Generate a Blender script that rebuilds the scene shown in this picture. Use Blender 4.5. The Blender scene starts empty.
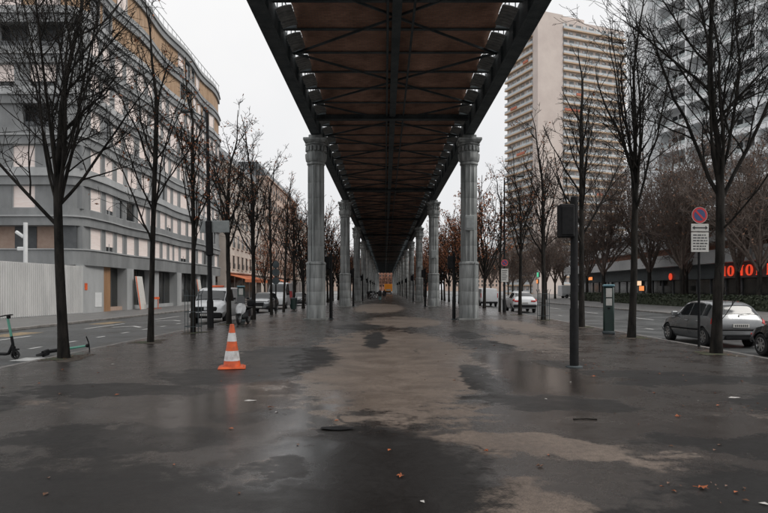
import bpy, bmesh, math, random
import numpy as np
from mathutils import Vector, Matrix
R = math.radians
random.seed(7)
sc = bpy.context.scene
col = sc.collection

# ------------------------------------------------------------------ camera
cam = bpy.data.cameras.new('camera'); camo = bpy.data.objects.new('camera', cam); col.objects.link(camo)
cam.sensor_width = 36; cam.lens = 36 * 620 / 768
cam.shift_y = 32.5 / 768; cam.shift_x = -1 / 768
cam.clip_end = 3000
camo.location = (0, 0, 1.77); camo.rotation_euler = (R(90), 0, 0)
sc.camera = camo
# ------------------------------------------------------------------ overcast sky and weak sun
SUN_EL, SUN_ROT = 50, 105
w = bpy.data.worlds.new('World'); sc.world = w; w.use_nodes = True
nt = w.node_tree; nt.nodes.clear()
out = nt.nodes.new('ShaderNodeOutputWorld'); add = nt.nodes.new('ShaderNodeAddShader')
bg1 = nt.nodes.new('ShaderNodeBackground'); bg2 = nt.nodes.new('ShaderNodeBackground')
sky = nt.nodes.new('ShaderNodeTexSky'); sky.sky_type = 'NISHITA'; sky.sun_disc = False
sky.sun_elevation = R(SUN_EL); sky.sun_rotation = R(SUN_ROT); sky.dust_density = 4.0
hs = nt.nodes.new('ShaderNodeHueSaturation'); hs.inputs['Saturation'].default_value = 0.35
nt.links.new(sky.outputs[0], hs.inputs['Color']); nt.links.new(hs.outputs[0], bg1.inputs[0]); bg1.inputs[1].default_value = 0.015
# cloud deck: soft, nearly even
tc = nt.nodes.new('ShaderNodeTexCoord'); nz = nt.nodes.new('ShaderNodeTexNoise'); nz.inputs['Scale'].default_value = 2.2
nz.inputs['Detail'].default_value = 5; nt.links.new(tc.outputs['Generated'], nz.inputs['Vector'])
cr = nt.nodes.new('ShaderNodeValToRGB'); cr.color_ramp.elements[0].position = .3; cr.color_ramp.elements[1].position = .7
cr.color_ramp.elements[0].color = (.775, .782, .80, 1); cr.color_ramp.elements[1].color = (.90, .893, .888, 1)
sx = nt.nodes.new('ShaderNodeSeparateXYZ'); nt.links.new(tc.outputs['Generated'], sx.inputs[0])
pw = nt.nodes.new('ShaderNodeMath'); pw.operation = 'POWER'; pw.use_clamp = True; pw.inputs[1].default_value = 2.6; nt.links.new(sx.outputs[2], pw.inputs[0])
ma = nt.nodes.new('ShaderNodeMath'); ma.operation = 'MULTIPLY_ADD'; ma.inputs[1].default_value = .6; ma.inputs[2].default_value = .98; nt.links.new(pw.outputs[0], ma.inputs[0])
nt.links.new(nz.outputs[0], cr.inputs[0]); nt.links.new(cr.outputs[0], bg2.inputs[0]); nt.links.new(ma.outputs[0], bg2.inputs[1])
nt.links.new(bg1.outputs[0], add.inputs[0]); nt.links.new(bg2.outputs[0], add.inputs[1]); nt.links.new(add.outputs[0], out.inputs[0])
sl = bpy.data.lights.new('sun', 'SUN'); sl.energy = 1.5; sl.angle = R(25); sl.color = (1, .96, .9)
so = bpy.data.objects.new('sun', sl); col.objects.link(so)
so.rotation_euler = (R(90 - SUN_EL), 0, R(180 - SUN_ROT + 0)); so.location = (0, -20, 60)
vs = sc.view_settings; vs.view_transform = 'Standard'; vs.look = 'None'; vs.exposure = 0; vs.gamma = 1; vs.use_curve_mapping = False

# ------------------------------------------------------------------ materials
MATS = {}
def mat(name, c1, c2=None, scale=3.0, rough=.6, rough2=None, bump=0.0, bscale=None, metal=0.0, stretch=(1, 1, 1),
        lo=.35, hi=.65, spec=.5, emit=None, estr=0.0, coat=0.0, local=False):
    m = bpy.data.materials.new(name); m.use_nodes = True
    n = m.node_tree.nodes; l = m.node_tree.links; b = n['Principled BSDF']
    b.inputs['Metallic'].default_value = metal; b.inputs['Roughness'].default_value = rough
    b.inputs['Specular IOR Level'].default_value = spec
    b.inputs['Coat Weight'].default_value = coat
    c2 = c2 or tuple(x * .8 for x in c1)
    if local:
        g = n.new('ShaderNodeTexCoord'); src = g.outputs['Object']
    else:
        g = n.new('ShaderNodeNewGeometry'); src = g.outputs['Position']
    mp = n.new('ShaderNodeMapping'); mp.inputs['Scale'].default_value = stretch; l.new(src, mp.inputs[0])
    t = n.new('ShaderNodeTexNoise'); t.inputs['Scale'].default_value = scale; t.inputs['Detail'].default_value = 6; t.inputs['Roughness'].default_value = .62
    l.new(mp.outputs[0], t.inputs['Vector'])
    r = n.new('ShaderNodeValToRGB'); r.color_ramp.elements[0].position = lo; r.color_ramp.elements[1].position = hi
    r.color_ramp.elements[0].color = (*c1, 1); r.color_ramp.elements[1].color = (*c2, 1)
    l.new(t.outputs[0], r.inputs[0]); l.new(r.outputs[0], b.inputs['Base Color'])
    if rough2 is not None:
        mr = n.new('ShaderNodeMapRange'); mr.inputs['From Min'].default_value = lo; mr.inputs['From Max'].default_value = hi
        mr.inputs['To Min'].default_value = rough; mr.inputs['To Max'].default_value = rough2
        l.new(t.outputs[0], mr.inputs[0]); l.new(mr.outputs[0], b.inputs['Roughness'])
    if bump:
        t2 = n.new('ShaderNodeTexNoise'); t2.inputs['Scale'].default_value = bscale or scale * 4; t2.inputs['Detail'].default_value = 4
        l.new(mp.outputs[0], t2.inputs['Vector'])
        bp = n.new('ShaderNodeBump'); bp.inputs['Strength'].default_value = bump; bp.inputs['Distance'].default_value = .02
        l.new(t2.outputs[0], bp.inputs['Height']); l.new(bp.outputs[0], b.inputs['Normal'])
    if emit:
        b.inputs['Emission Color'].default_value = (*emit, 1); b.inputs['Emission Strength'].default_value = estr
    MATS[name] = m
    return m

M = MATS
mat('bark', (.008, .0075, .007), (.034, .030, .026), 7, .85, bump=.8, bscale=25, stretch=(1, 1, .25), spec=.18)
mat('bark_brown', (.085, .066, .057), (.16, .125, .107), 5, .85, spec=.2)
mat('rust_leaf', (.20, .06, .025), (.34, .13, .05), 9, .7)
mat('brown_leaf', (.13, .065, .035), (.20, .10, .06), 9, .75)
mat('iron', (.045, .057, .062), (.088, .104, .11), 1.6, .7, bump=.2, bscale=30, spec=.3)
mat('iron_light', (.20, .21, .21), (.34, .345, .34), 3.5, .7, bump=.2, spec=.3)
mat('stone', (.10, .108, .108), (.37, .385, .38), 3.2, .85, bump=.5, bscale=22, stretch=(1, 1, .10), lo=.32, hi=.66)
mat('stone_dark', (.12, .125, .12), (.24, .24, .23), 2.4, .85, bump=.5, bscale=22, stretch=(1, 1, .3))
mat('kerb_stone', (.13, .12, .11), (.25, .235, .22), 2.2, .5, bump=.3, bscale=40)
mat('pavement', (.10, .10, .098), (.17, .165, .16), 1.2, .4, .6, bump=.3, bscale=60)
mat('paint_white', (.62, .62, .60), (.30, .30, .29), 5, .45, lo=.5, hi=.72)
mat('paint_ochre', (.30, .21, .11), (.12, .10, .07), 4, .5, lo=.4, hi=.65)
mat('fac_grey', (.165, .171, .174), (.255, .263, .265), .7, .5, stretch=(1, 1, .35), bump=.05, spec=.4)
mat('fac_light', (.295, .303, .305), (.40, .408, .41), .7, .5, stretch=(1, 1, .35), spec=.4)
mat('fac_dark', (.06, .065, .07), (.09, .095, .10), 1.5, .6)
mat('blind', (.80, .68, .63), (.86, .77, .73), 1.2, .6, stretch=(1, 1, 9))
mat('ochre_clad', (.30, .185, .105), (.44, .30, .19), 2.5, .7, stretch=(1, 1, .2))
mat('wood', (.24, .13, .065), (.33, .19, .10), 3, .6, stretch=(1, 1, .2))
mat('pale_wood', (.36, .25, .20), (.42, .31, .25), 3, .7)
mat('glass_dark', (.012, .015, .017), (.02, .023, .025), 1, .08, spec=.6)
mat('glass_shop', (.014, .016, .016), (.035, .035, .032), .8, .1, spec=.6)
mat('fence_white', (.46, .46, .455), (.58, .575, .565), 1.0, .5, stretch=(1, 1, .3), bump=.05)
mat('metal_white', (.62, .63, .63), (.70, .71, .71), 2, .4)
mat('cream', (.50, .43, .38), (.60, .53, .47), .6, .8, bump=.15)
mat('pink_fac', (.46, .34, .28), (.55, .43, .36), .5, .8)
mat('slate', (.09, .095, .10), (.13, .135, .14), 2, .5)
mat('awning', (.46, .12, .045), (.52, .16, .06), 2, .7)
mat('tower_pink', (.54, .46, .42), (.62, .54, .49), .15, .8)
mat('tower_ochre', (.46, .32, .21), (.52, .38, .26), .3, .8)
mat('tower_blue', (.42, .45, .47), (.54, .56, .57), .35, .6)
mat('tower_glass', (.13, .14, .145), (.24, .24, .235), .4, .3)
mat('tower_red', (.42, .12, .07), (.46, .16, .10), .3, .8)
mat('slab_white', (.74, .76, .77), (.82, .83, .84), .25, .7)
mat('slab_rail', (.36, .40, .41), (.46, .50, .50), .6, .4)
mat('podium_white', (.46, .47, .475), (.56, .56, .56), .4, .7)
mat('podium_grey', (.07, .085, .09), (.10, .115, .12), .5, .6)
mat('brick_red', (.26, .12, .08), (.33, .17, .12), 1.5, .8)
mat('sign_red', (.8, .06, .02), emit=(1, .085, .035), estr=.6)
mat('sign_red_off', (.22, .015, .01))
mat('lamp_warm', (.9, .4, .15), emit=(1, .30, .08), estr=.75)
mat('lamp_white', (.9, .8, .6), emit=(1, .62, .38), estr=.8)
mat('lamp_green', (.1, .7, .35), emit=(.12, .7, .4), estr=.5)
mat('cone_orange', (.78, .13, .03), (.42, .075, .03), 5, .45, lo=.4, hi=.7)
mat('cone_white', (.72, .72, .72), (.36, .34, .32), 7, .4, lo=.45, hi=.75)
mat('rubber', (.012, .012, .013), (.022, .022, .022), 8, .75)
mat('plastic_black', (.012, .012, .013), (.02, .02, .021), 6, .6, spec=.12)
mat('chrome', (.45, .46, .47), (.55, .56, .57), 4, .25, metal=.9)
mat('silver_paint', (.21, .215, .22), (.25, .255, .26), 2, .26, metal=.55, coat=.5)
mat('white_paint', (.66, .67, .68), (.58, .59, .60), 2, .3, coat=.5)
mat('black_paint', (.012, .013, .015), (.018, .019, .021), 2, .25, coat=.6)
mat('grey_paint', (.05, .053, .056), (.07, .073, .076), 2, .28, metal=.3, coat=.5)
mat('orange_paint', (.75, .27, .02), (.70, .24, .02), 2, .4)
mat('light_red', (.5, .012, .01), (.38, .01, .008), 8, .2)
mat('light_clear', (.55, .57, .58), (.7, .71, .72), 12, .15)
mat('teal_paint', (.10, .34, .25), (.14, .40, .30), 4, .4)
mat('meter_green', (.006, .022, .018), (.01, .032, .026), 4, .4)
mat('meter_blue', (.10, .22, .27), (.15, .28, .32), 4, .4)
mat('sign_white', (.58, .57, .54), (.50, .49, .46), 6, .5)
mat('sign_grey', (.30, .32, .32), (.24, .26, .26), 4, .5)
mat('sign_rim', (.62, .02, .03), (.5, .02, .03), 6, .45)
mat('sign_blue', (.03, .06, .20), (.04, .07, .17), 6, .45)
mat('ink', (.03, .03, .035), (.06, .06, .06), 8, .6)
mat('soil', (.035, .027, .02), (.075, .058, .04), 7, .9, bump=.8, bscale=40)
mat('moss', (.03, .036, .016), (.06, .062, .03), 9, .95)
mat('hedge', (.018, .028, .014), (.05, .06, .032), 5, .7)
mat('coat_dark', (.012, .013, .016), (.02, .02, .024), 9, .9)
mat('jeans_teal', (.10, .26, .28), (.14, .32, .33), 9, .9)
mat('trousers_grey', (.16, .12, .11), (.2, .16, .14), 9, .9)
mat('skin', (.42, .25, .18), (.46, .28, .2), 9, .6)
mat('hair', (.02, .014, .01), (.03, .02, .015), 9, .7)
mat('hill_dark', (.06, .055, .05), (.10, .09, .08), .2, .9)

def brick_material():
    m = bpy.data.materials.new('brick_vault'); m.use_nodes = True
    n = m.node_tree.nodes; l = m.node_tree.links; b = n['Principled BSDF']; b.inputs['Roughness'].default_value = .85
    g = n.new('ShaderNodeNewGeometry'); br = n.new('ShaderNodeTexBrick')
    br.inputs['Scale'].default_value = 1.0; br.inputs['Brick Width'].default_value = .24; br.inputs['Row Height'].default_value = .085
    br.inputs['Mortar Size'].default_value = .012
    br.inputs['Color1'].default_value = (.31, .165, .115, 1); br.inputs['Color2'].default_value = (.42, .235, .165, 1)
    br.inputs['Mortar'].default_value = (.24, .175, .145, 1)
    l.new(g.outputs['Position'], br.inputs['Vector'])
    t = n.new('ShaderNodeTexNoise'); t.inputs['Scale'].default_value = .9; t.inputs['Detail'].default_value = 5
    l.new(g.outputs['Position'], t.inputs['Vector'])
    r = n.new('ShaderNodeMapRange'); r.inputs['From Min'].default_value = .3; r.inputs['From Max'].default_value = .7
    r.inputs['To Min'].default_value = .55; r.inputs['To Max'].default_value = 1.25
    l.new(t.outputs[0], r.inputs[0])
    mx = n.new('ShaderNodeVectorMath'); mx.operation = 'SCALE'
    l.new(br.outputs['Color'], mx.inputs[0]); l.new(r.outputs[0], mx.inputs['Scale']); l.new(mx.outputs[0], b.inputs['Base Color'])
    bp = n.new('ShaderNodeBump'); bp.inputs['Strength'].default_value = .4; bp.inputs['Distance'].default_value = .01; bp.invert = True
    l.new(br.outputs['Fac'], bp.inputs['Height']); l.new(bp.outputs[0], b.inputs['Normal'])
    M['brick_vault'] = m
brick_material()

# wet esplanade: damp dark asphalt, vignette painted into the near corners, puddle film, drier sandy-brown residue patches with outlines of their own
def esplanade_material():
    m = bpy.data.materials.new('wet_asphalt'); m.use_nodes = True
    n = m.node_tree.nodes; l = m.node_tree.links; b = n['Principled BSDF']
    g = n.new('ShaderNodeNewGeometry'); pos = g.outputs['Position']
    def noise(scale, detail=5, vec=None, stretch=None, rough=.6):
        t = n.new('ShaderNodeTexNoise'); t.inputs['Scale'].default_value = scale; t.inputs['Detail'].default_value = detail; t.inputs['Roughness'].default_value = rough
        v = vec or pos
        if stretch:
            mp = n.new('ShaderNodeMapping'); mp.inputs['Scale'].default_value = stretch; l.new(v, mp.inputs[0]); v = mp.outputs[0]
        l.new(v, t.inputs['Vector']); return t
    def math_(op, a, c, clamp=False):
        k = n.new('ShaderNodeMath'); k.operation = op; k.use_clamp = clamp
        for i, x in enumerate((a, c)):
            if isinstance(x, (int, float)): k.inputs[i].default_value = x
            else: l.new(x, k.inputs[i])
        return k.outputs[0]
    def rng(x, a, c, lo, hi):
        k = n.new('ShaderNodeMapRange'); k.interpolation_type = 'SMOOTHSTEP'
        k.inputs['From Min'].default_value = a; k.inputs['From Max'].default_value = c
        k.inputs['To Min'].default_value = lo; k.inputs['To Max'].default_value = hi
        l.new(x, k.inputs[0]); return k.outputs[0]
    # warped position
    wn = noise(.55, 4); ws = n.new('ShaderNodeVectorMath'); ws.operation = 'SUBTRACT'; ws.inputs[1].default_value = (.5, .5, .5)
    l.new(wn.outputs['Color'], ws.inputs[0])
    wm = n.new('ShaderNodeVectorMath'); wm.operation = 'MULTIPLY'; wm.inputs[1].default_value = (1.3, 2.6, 0); l.new(ws.outputs[0], wm.inputs[0])
    wp = n.new('ShaderNodeVectorMath'); wp.operation = 'ADD'; l.new(pos, wp.inputs[0]); l.new(wm.outputs[0], wp.inputs[1])
    def ell(cx, cy, rx, ry):
        mp = n.new('ShaderNodeMapping'); mp.vector_type = 'TEXTURE'
        mp.inputs['Location'].default_value = (cx, cy, 0); mp.inputs['Scale'].default_value = (rx, ry, 1)
        l.new(wp.outputs[0], mp.inputs[0])
        gr = n.new('ShaderNodeTexGradient'); gr.gradient_type = 'SPHERICAL'; l.new(mp.outputs[0], gr.inputs[0])
        return gr.outputs['Fac']
    dry = None
    for e in DRY:
        f = ell(*e[:4])
        if len(e) > 4: f = math_('MULTIPLY', f, e[4])
        dry = f if dry is None else math_('MAXIMUM', dry, f)
    damp_vign = None
    for e in DAMP_VIGN:
        f = ell(*e); damp_vign = f if damp_vign is None else math_('MAXIMUM', damp_vign, f)
    fine = noise(2.2, 10, rough=.7)
    dsum = math_('ADD', dry, math_('MULTIPLY', math_('SUBTRACT', fine.outputs[0], .5), 1.05))
    dmask = rng(dsum, .13, .30, 0, 1)
    psum = math_('ADD', damp_vign, math_('MULTIPLY', math_('SUBTRACT', fine.outputs[0], .5), 1.0))
    pmask = rng(psum, .15, .33, 0, 1)
    big = noise(.22, 6, rough=.65); grain = noise(70, 3); mid = noise(1.1, 7, rough=.7)
    def mixc(f, a, c):
        k = n.new('ShaderNodeMix'); k.data_type = 'RGBA'
        for nm, x in ((0, f), (6, a), (7, c)):
            if isinstance(x, (tuple, list)): k.inputs[nm].default_value = (*x, 1)
            elif isinstance(x, (int, float)): k.inputs[nm].default_value = x
            else: l.new(x, k.inputs[nm])
        return k.outputs[2]
    damp = mixc(rng(mid.outputs[0], .3, .7, 0, 1), (.030, .025, .0225), (.056, .046, .040))
    damp = mixc(rng(big.outputs[0], .35, .65, 0, 1), damp, (.038, .032, .0285))
    dryc = mixc(rng(mid.outputs[0], .3, .7, 0, 1), (.108, .083, .067), (.168, .132, .107))
    c = mixc(dmask, damp, dryc)
    c = mixc(pmask, c, (.0165, .0150, .0142))
    vo = n.new('ShaderNodeTexVoronoi'); vo.feature = 'DISTANCE_TO_EDGE'; vo.inputs['Scale'].default_value = .42; l.new(wp.outputs[0], vo.inputs['Vector'])
    crk = math_('MULTIPLY', rng(vo.outputs['Distance'], .004, .014, 1, 0), rng(big.outputs[0], .48, .58, 0, 1))
    c = mixc(math_('MULTIPLY', crk, .8), c, (.010, .009, .009))
    peb = noise(13, 6, rough=.75); gm = math_('MULTIPLY', rng(grain.outputs[0], .3, .7, .6, 1.4), rng(peb.outputs[0], .32, .68, .76, 1.24))
    sv = n.new('ShaderNodeVectorMath'); sv.operation = 'SCALE'; l.new(c, sv.inputs[0]); l.new(gm, sv.inputs['Scale'])
    l.new(sv.outputs[0], b.inputs['Base Color'])
    rw = rng(math_('ADD', math_('MULTIPLY', mid.outputs[0], .5), math_('MULTIPLY', big.outputs[0], .5)), .36, .62, .14, .36)
    rr = math_('ADD', rw, math_('MULTIPLY', dmask, .22))
    rr = math_('ADD', rr, math_('MULTIPLY', pmask, .12))
    film = None
    for e in FILM:
        f = ell(*e); film = f if film is None else math_('MAXIMUM', film, f)
    fm = rng(math_('ADD', film, math_('MULTIPLY', math_('SUBTRACT', fine.outputs[0], .5), .9)), .1, .5, 0, 1)
    rr = math_('MAXIMUM', math_('SUBTRACT', rr, math_('MULTIPLY', fm, .22)), .10)
    l.new(rr, b.inputs['Roughness'])
    l.new(math_('SUBTRACT', math_('ADD', .50, math_('MULTIPLY', fm, .25)), math_('MULTIPLY', pmask, .24)), b.inputs['Specular IOR Level'])
    # relief: grain, broad undulation, flattened under the film and the dark patches
    hg = math_('ADD', math_('MULTIPLY', math_('ADD', grain.outputs[0], peb.outputs[0]), .35), math_('MULTIPLY', mid.outputs[0], 1.0))
    bp = n.new('ShaderNodeBump'); bp.inputs['Distance'].default_value = .012
    l.new(rng(math_('MAXIMUM', pmask, fm), 0, 1, .5, .22), bp.inputs['Strength']); l.new(hg, bp.inputs['Height']); l.new(bp.outputs[0], b.inputs['Normal'])
    M['wet_asphalt'] = m
FILM = [(-1.9, 9.6, 2.2, 3.4), (2.7, 13.5, 1.6, 4.5), (-1.1, 6.6, 1.0, .9)]
DRY = [(.1, 17, 2.9, 11.5), (1.55, 7.1, 1.5, .8), (1.1, 5.0, .75, 1.0), (-1.15, 6.35, .5, .45, .7), (.9, 34, 2.6, 7), (-5.6, 9.4, 1.3, .8, .35),
       (4.6, 21, 1.8, 6, .5), (-.6, 60, 3, 18), (6.4, 30, 1.8, 9, .6), (3.0, 6.5, .8, .5, .35), (-3.3, 7.2, 1.1, .7, .32), (-2.1, 11.0, .8, .7, .35), (6.2, 8.5, 1.6, 1.0, .3)]
DAMP_VIGN = [(-2.7, 16.0, 1.9, 4.6), (-3.2, 12.7, 1.9, 1.7), (-.3, 5.4, 1.7, 2.9), (-.35, 22, .5, 4.5), (1.9, 12.2, .5, 3.0), (-1.3, 29, 1.5, 3),
       (3.9, 14.6, 1.3, 1.2), (2.6, 9.6, 1.6, .8), (3.6, 5.4, 1.2, .6), (6.0, 12, 2.2, .9), (-1.9, 8.7, .9, .5), (3.1, 24, .8, 3), (-.55, 7.6, .35, .3), (-3.6, 4.6, 4.0, 2.6), (4.8, 4.6, 4.0, 2.2), (-4.6, 10.8, 2.4, .9), (-3.2, 7.4, 2.0, .9), (7.2, 9.5, 2.6, 1.6), (5.4, 13.0, 1.6, .9), (-7.0, 9.0, 2.0, 2.0), (3.3, 19.5, .9, 2.2), (4.9, 7.2, 2.4, .8)]  # widest two: damp ground plus vignette, painted dark into the near corners
esplanade_material()

def road_material():
    mat('road_wet', (.040, .043, .044), (.085, .088, .088), .5, .28, .5, bump=.25, bscale=70)
road_material()

# ------------------------------------------------------------------ mesh helpers
class MB:
    def __init__(s): s.v = []; s.f = []; s.m = []
    def add(s, vs, fs, mi=0, mtx=None):
        o = len(s.v)
        if mtx is not None: vs = [tuple(mtx @ Vector(p)) for p in vs]
        s.v += [tuple(p) for p in vs]; s.f += [tuple(i + o for i in f) for f in fs]; s.m += [mi] * len(fs)
        return s
    def box(s, x0, x1, y0, y1, z0, z1, mi=0, mtx=None):
        return s.add([(x0, y0, z0), (x1, y0, z0), (x1, y1, z0), (x0, y1, z0), (x0, y0, z1), (x1, y0, z1), (x1, y1, z1), (x0, y1, z1)],
                     [(3, 2, 1, 0), (4, 5, 6, 7), (0, 1, 5, 4), (1, 2, 6, 5), (2, 3, 7, 6), (3, 0, 4, 7)], mi, mtx)
    def cbox(s, x0, x1, y0, y1, z0, z1, b=.02, mi=0, mtx=None):
        c = ((x0 + x1) / 2, (y0 + y1) / 2, (z0 + z1) / 2); h = (abs(x1 - x0) / 2, abs(y1 - y0) / 2, abs(z1 - z0) / 2)
        b = min(b, min(h) * .9); vs = []; ix = {}
        for sx in (-1, 1):
            for sy in (-1, 1):
                for sz in (-1, 1):
                    for a in range(3):
                        p = [sx * (h[0] - b), sy * (h[1] - b), sz * (h[2] - b)]
                        sg = (sx, sy, sz); p[a] = sg[a] * h[a]
                        ix[(sx, sy, sz, a)] = len(vs); vs.append((c[0] + p[0], c[1] + p[1], c[2] + p[2]))
        fs = []
        for a in range(3):
            o = [i for i in range(3) if i != a]
            for sg in (-1, 1):
                q = []
                for (p1, p2) in ((-1, -1), (1, -1), (1, 1), (-1, 1)):
                    k = [0, 0, 0]; k[a] = sg; k[o[0]] = p1; k[o[1]] = p2; q.append(ix[(*k, a)])
                fs.append(tuple(q))
        for a in range(3):
            o = [i for i in range(3) if i != a]
            for p1 in (-1, 1):
                for p2 in (-1, 1):
                    k = [0, 0, 0]; k[o[0]] = p1; k[o[1]] = p2
                    k0 = list(k); k0[a] = -1; k1 = list(k); k1[a] = 1
                    fs.append((ix[(*k0, o[0])], ix[(*k1, o[0])], ix[(*k1, o[1])], ix[(*k0, o[1])]))
        for sx in (-1, 1):
            for sy in (-1, 1):
                for sz in (-1, 1):
                    fs.append(tuple(ix[(sx, sy, sz, a)] for a in range(3)))
        return s.add(vs, fs, mi, mtx)
    def tube(s, pts, rad, n=6, mi=0, cap=True, mtx=None):
        pts = [Vector(p) for p in pts]; k = len(pts)
        if not hasattr(rad, '__len__'): rad = [rad] * k
        vs = []; fs = []
        t = (pts[1] - pts[0]).normalized()
        u = t.orthogonal().normalized()
        for i in range(k):
            if i == 0: ti = (pts[1] - pts[0])
            elif i == k - 1: ti = pts[-1] - pts[-2]
            else: ti = pts[i + 1] - pts[i - 1]
            ti.normalize(); u = (u - ti * u.dot(ti)).normalized(); w_ = ti.cross(u)
            for j in range(n):
                a = 2 * math.pi * j / n
                vs.append(pts[i] + (u * math.cos(a) + w_ * math.sin(a)) * rad[i])
        for i in range(k - 1):
            for j in range(n):
                fs.append((i * n + j, i * n + (j + 1) % n, (i + 1) * n + (j + 1) % n, (i + 1) * n + j))
        if cap: fs.append(tuple(range(n - 1, -1, -1))); fs.append(tuple((k - 1) * n + j for j in range(n)))
        return s.add(vs, fs, mi, mtx)
    def lathe(s, prof, n=16, mi=0, mtx=None, rfun=None, cap=True):
        vs = []; fs = []
        for (r, z) in prof:
            for j in range(n):
                a = 2 * math.pi * j / n; q = r * (rfun(a) if rfun else 1)
                vs.append((q * math.cos(a), q * math.sin(a), z))
        for i in range(len(prof) - 1):
            for j in range(n):
                fs.append((i * n + j, i * n + (j + 1) % n, (i + 1) * n + (j + 1) % n, (i + 1) * n + j))
        if cap: fs.append(tuple(range(n - 1, -1, -1))); fs.append(tuple((len(prof) - 1) * n + j for j in range(n)))
        return s.add(vs, fs, mi, mtx)
    def prism(s, poly, d0, d1, axis='y', mi=0, mtx=None):
        n = len(poly)
        def P(a, b, d): return (a, d, b) if axis == 'y' else ((d, a, b) if axis == 'x' else (a, b, d))
        vs = [P(a, b, d0) for a, b in poly] + [P(a, b, d1) for a, b in poly]
        fs = [tuple(range(n - 1, -1, -1)), tuple(range(n, 2 * n))] + [(i, (i + 1) % n, n + (i + 1) % n, n + i) for i in range(n)]
        return s.add(vs, fs, mi, mtx)
    def mesh(s, name, mats, smooth=False, fix=True):
        me = bpy.data.meshes.new(name); me.from_pydata(s.v, [], s.f)
        for m in (mats if isinstance(mats, (list, tuple)) else [mats]): me.materials.append(M[m])
        me.polygons.foreach_set('material_index', s.m)
        if fix:
            bm = bmesh.new(); bm.from_mesh(me); bmesh.ops.recalc_face_normals(bm, faces=bm.faces); bm.to_mesh(me); bm.free()
        if smooth:
            me.polygons.foreach_set('use_smooth', [True] * len(me.polygons))
            if smooth == 'auto': me.set_sharp_from_angle(angle=R(38))
        me.update(); return me
    def obj(s, name, mats, parent=None, smooth=False, fix=True, loc=None):
        return link(name, s.mesh(name, mats, smooth, fix), parent, loc)
def link(name, me, parent=None, loc=None, rz=0):
    o = bpy.data.objects.new(name, me); col.objects.link(o)
    if parent is not None: o.parent = parent
    if loc is not None: o.location = loc
    if rz: o.rotation_euler[2] = rz
    return o
def tag(o, label, cat, group=None):
    o['label'] = label; o['category'] = cat
    if group: o['group'] = group
    return o
def thing(name, label, cat, loc=(0, 0, 0), rz=0, group=None):
    o = bpy.data.objects.new(name, None); col.objects.link(o); o.empty_display_size = .2
    o.location = loc; o.rotation_euler = (0, 0, rz)
    return tag(o, label, cat, group)
def struct(o): o['kind'] = 'structure'; return o
def stuff(o): o['kind'] = 'stuff'; return o
def dup(root, loc, rz=None, label=None, group=None, scale=None):
    r = root.copy(); col.objects.link(r); r.location = loc
    if rz is not None: r.rotation_euler = (0, 0, rz)
    if label: r['label'] = label
    if group: r['group'] = group
    if scale: r.scale = scale
    for ch in list(root.children):
        c = ch.copy(); col.objects.link(c); c.parent = r
        for g in ch.children:
            d = g.copy(); col.objects.link(d); d.parent = c
    return r
def sheet(name, x0, x1, y0, y1, z, m):
    b = MB(); b.add([(x0, y0, z), (x1, y0, z), (x1, y1, z), (x0, y1, z)], [(0, 1, 2, 3)])
    return struct(b.obj(name, m))

# ------------------------------------------------------------------ ground, roads, kerbs
KL, KR, FL, FR = -8.75, 9.85, -16.8, 21.3
sheet('ground', -900, 900, -300, 1500, -.135, 'pavement')
sheet('road_left', FL, KL, -40, 420, -.125, 'road_wet')
sheet('road_right', KR, FR, -40, 420, -.125, 'road_wet')
def slab(name, x0, x1, y0, y1, z0, z1, m):
    return struct(MB().box(x0, x1, y0, y1, z0, z1).obj(name, m))
slab('esplanade', KL + .16, KR - .16, -40, 420, -.13, 0, 'wet_asphalt')
slab('pavement_left', -60, FL - .16, -40, 420, -.13, .0, 'pavement')
slab('pavement_right', FR + .16, 70, -40, 420, -.13, .0, 'pavement')
def kerb(name, x0, x1, y0, y1):
    k = struct(MB().cbox(x0, x1, y1, 420, -.13, .008, .015).obj(name, 'kerb_stone'))
    me = MB().cbox(x0 + .002, x1 - .002, .006, .994, -.13, .008, .02).mesh('kerbstone', 'kerb_stone')
    for y in range(y0, y1):
        o = link('kerbstone', me, k, (random.uniform(-.006, .006), y, random.uniform(-.006, .004)))
kerb('kerb_left_near', KL, KL + .16, 12, 60); kerb('kerb_right_near', KR - .16, KR, 12, 60)
kerb('kerb_left_far', FL - .18, FL, 20, 70); kerb('kerb_right_far', FR, FR + .18, 30, 80)
def marking(name, x0, x1, y0, y1, m='paint_white'):
    b = MB(); z = -.121; b.add([(x0, y0, z), (x1, y0, z), (x1, y1, z), (x0, y1, z)], [(0, 1, 2, 3)])
    return struct(b.obj(name, m))
for i in range(16): marking('parking_dash', -11.32, -11.18, 15 + i * 2.3, 15.7 + i * 2.3)
for y0, y1 in ((17, 25), (29.5, 34), (38.5, 43), (47, 51.5)): marking('lane_line', -14.35, -14.22, y0, y1)
for y in (30.5, 36.5): # cycle chevrons
    b = MB(); z = -.1205
    for sx in (-1, 1): b.add([(-12.8, y + .9, z), (-12.8 + sx * .7, y, z), (-12.8 + sx * .7, y + .35, z), (-12.8, y + 1.25, z)], [(0, 1, 2, 3) if sx < 0 else (3, 2, 1, 0)])
    struct(b.obj('cycle_chevron', 'paint_white'))
for y in (33.2, 24.5): marking('bay_marking', -15.9, -14.9, y, y + 2.6, 'paint_ochre')
marking('pale_patch', -9.9, -9.25, 16.3, 17.1)  # pale patch on the road beside the near left kerb
for i in range(14): marking('parking_dash', 12.5, 12.62, 14 + i * 5, 14.9 + i * 5)
for i in range(9): marking('lane_line', 16.4, 16.54, 18 + i * 10, 22 + i * 10)

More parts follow.
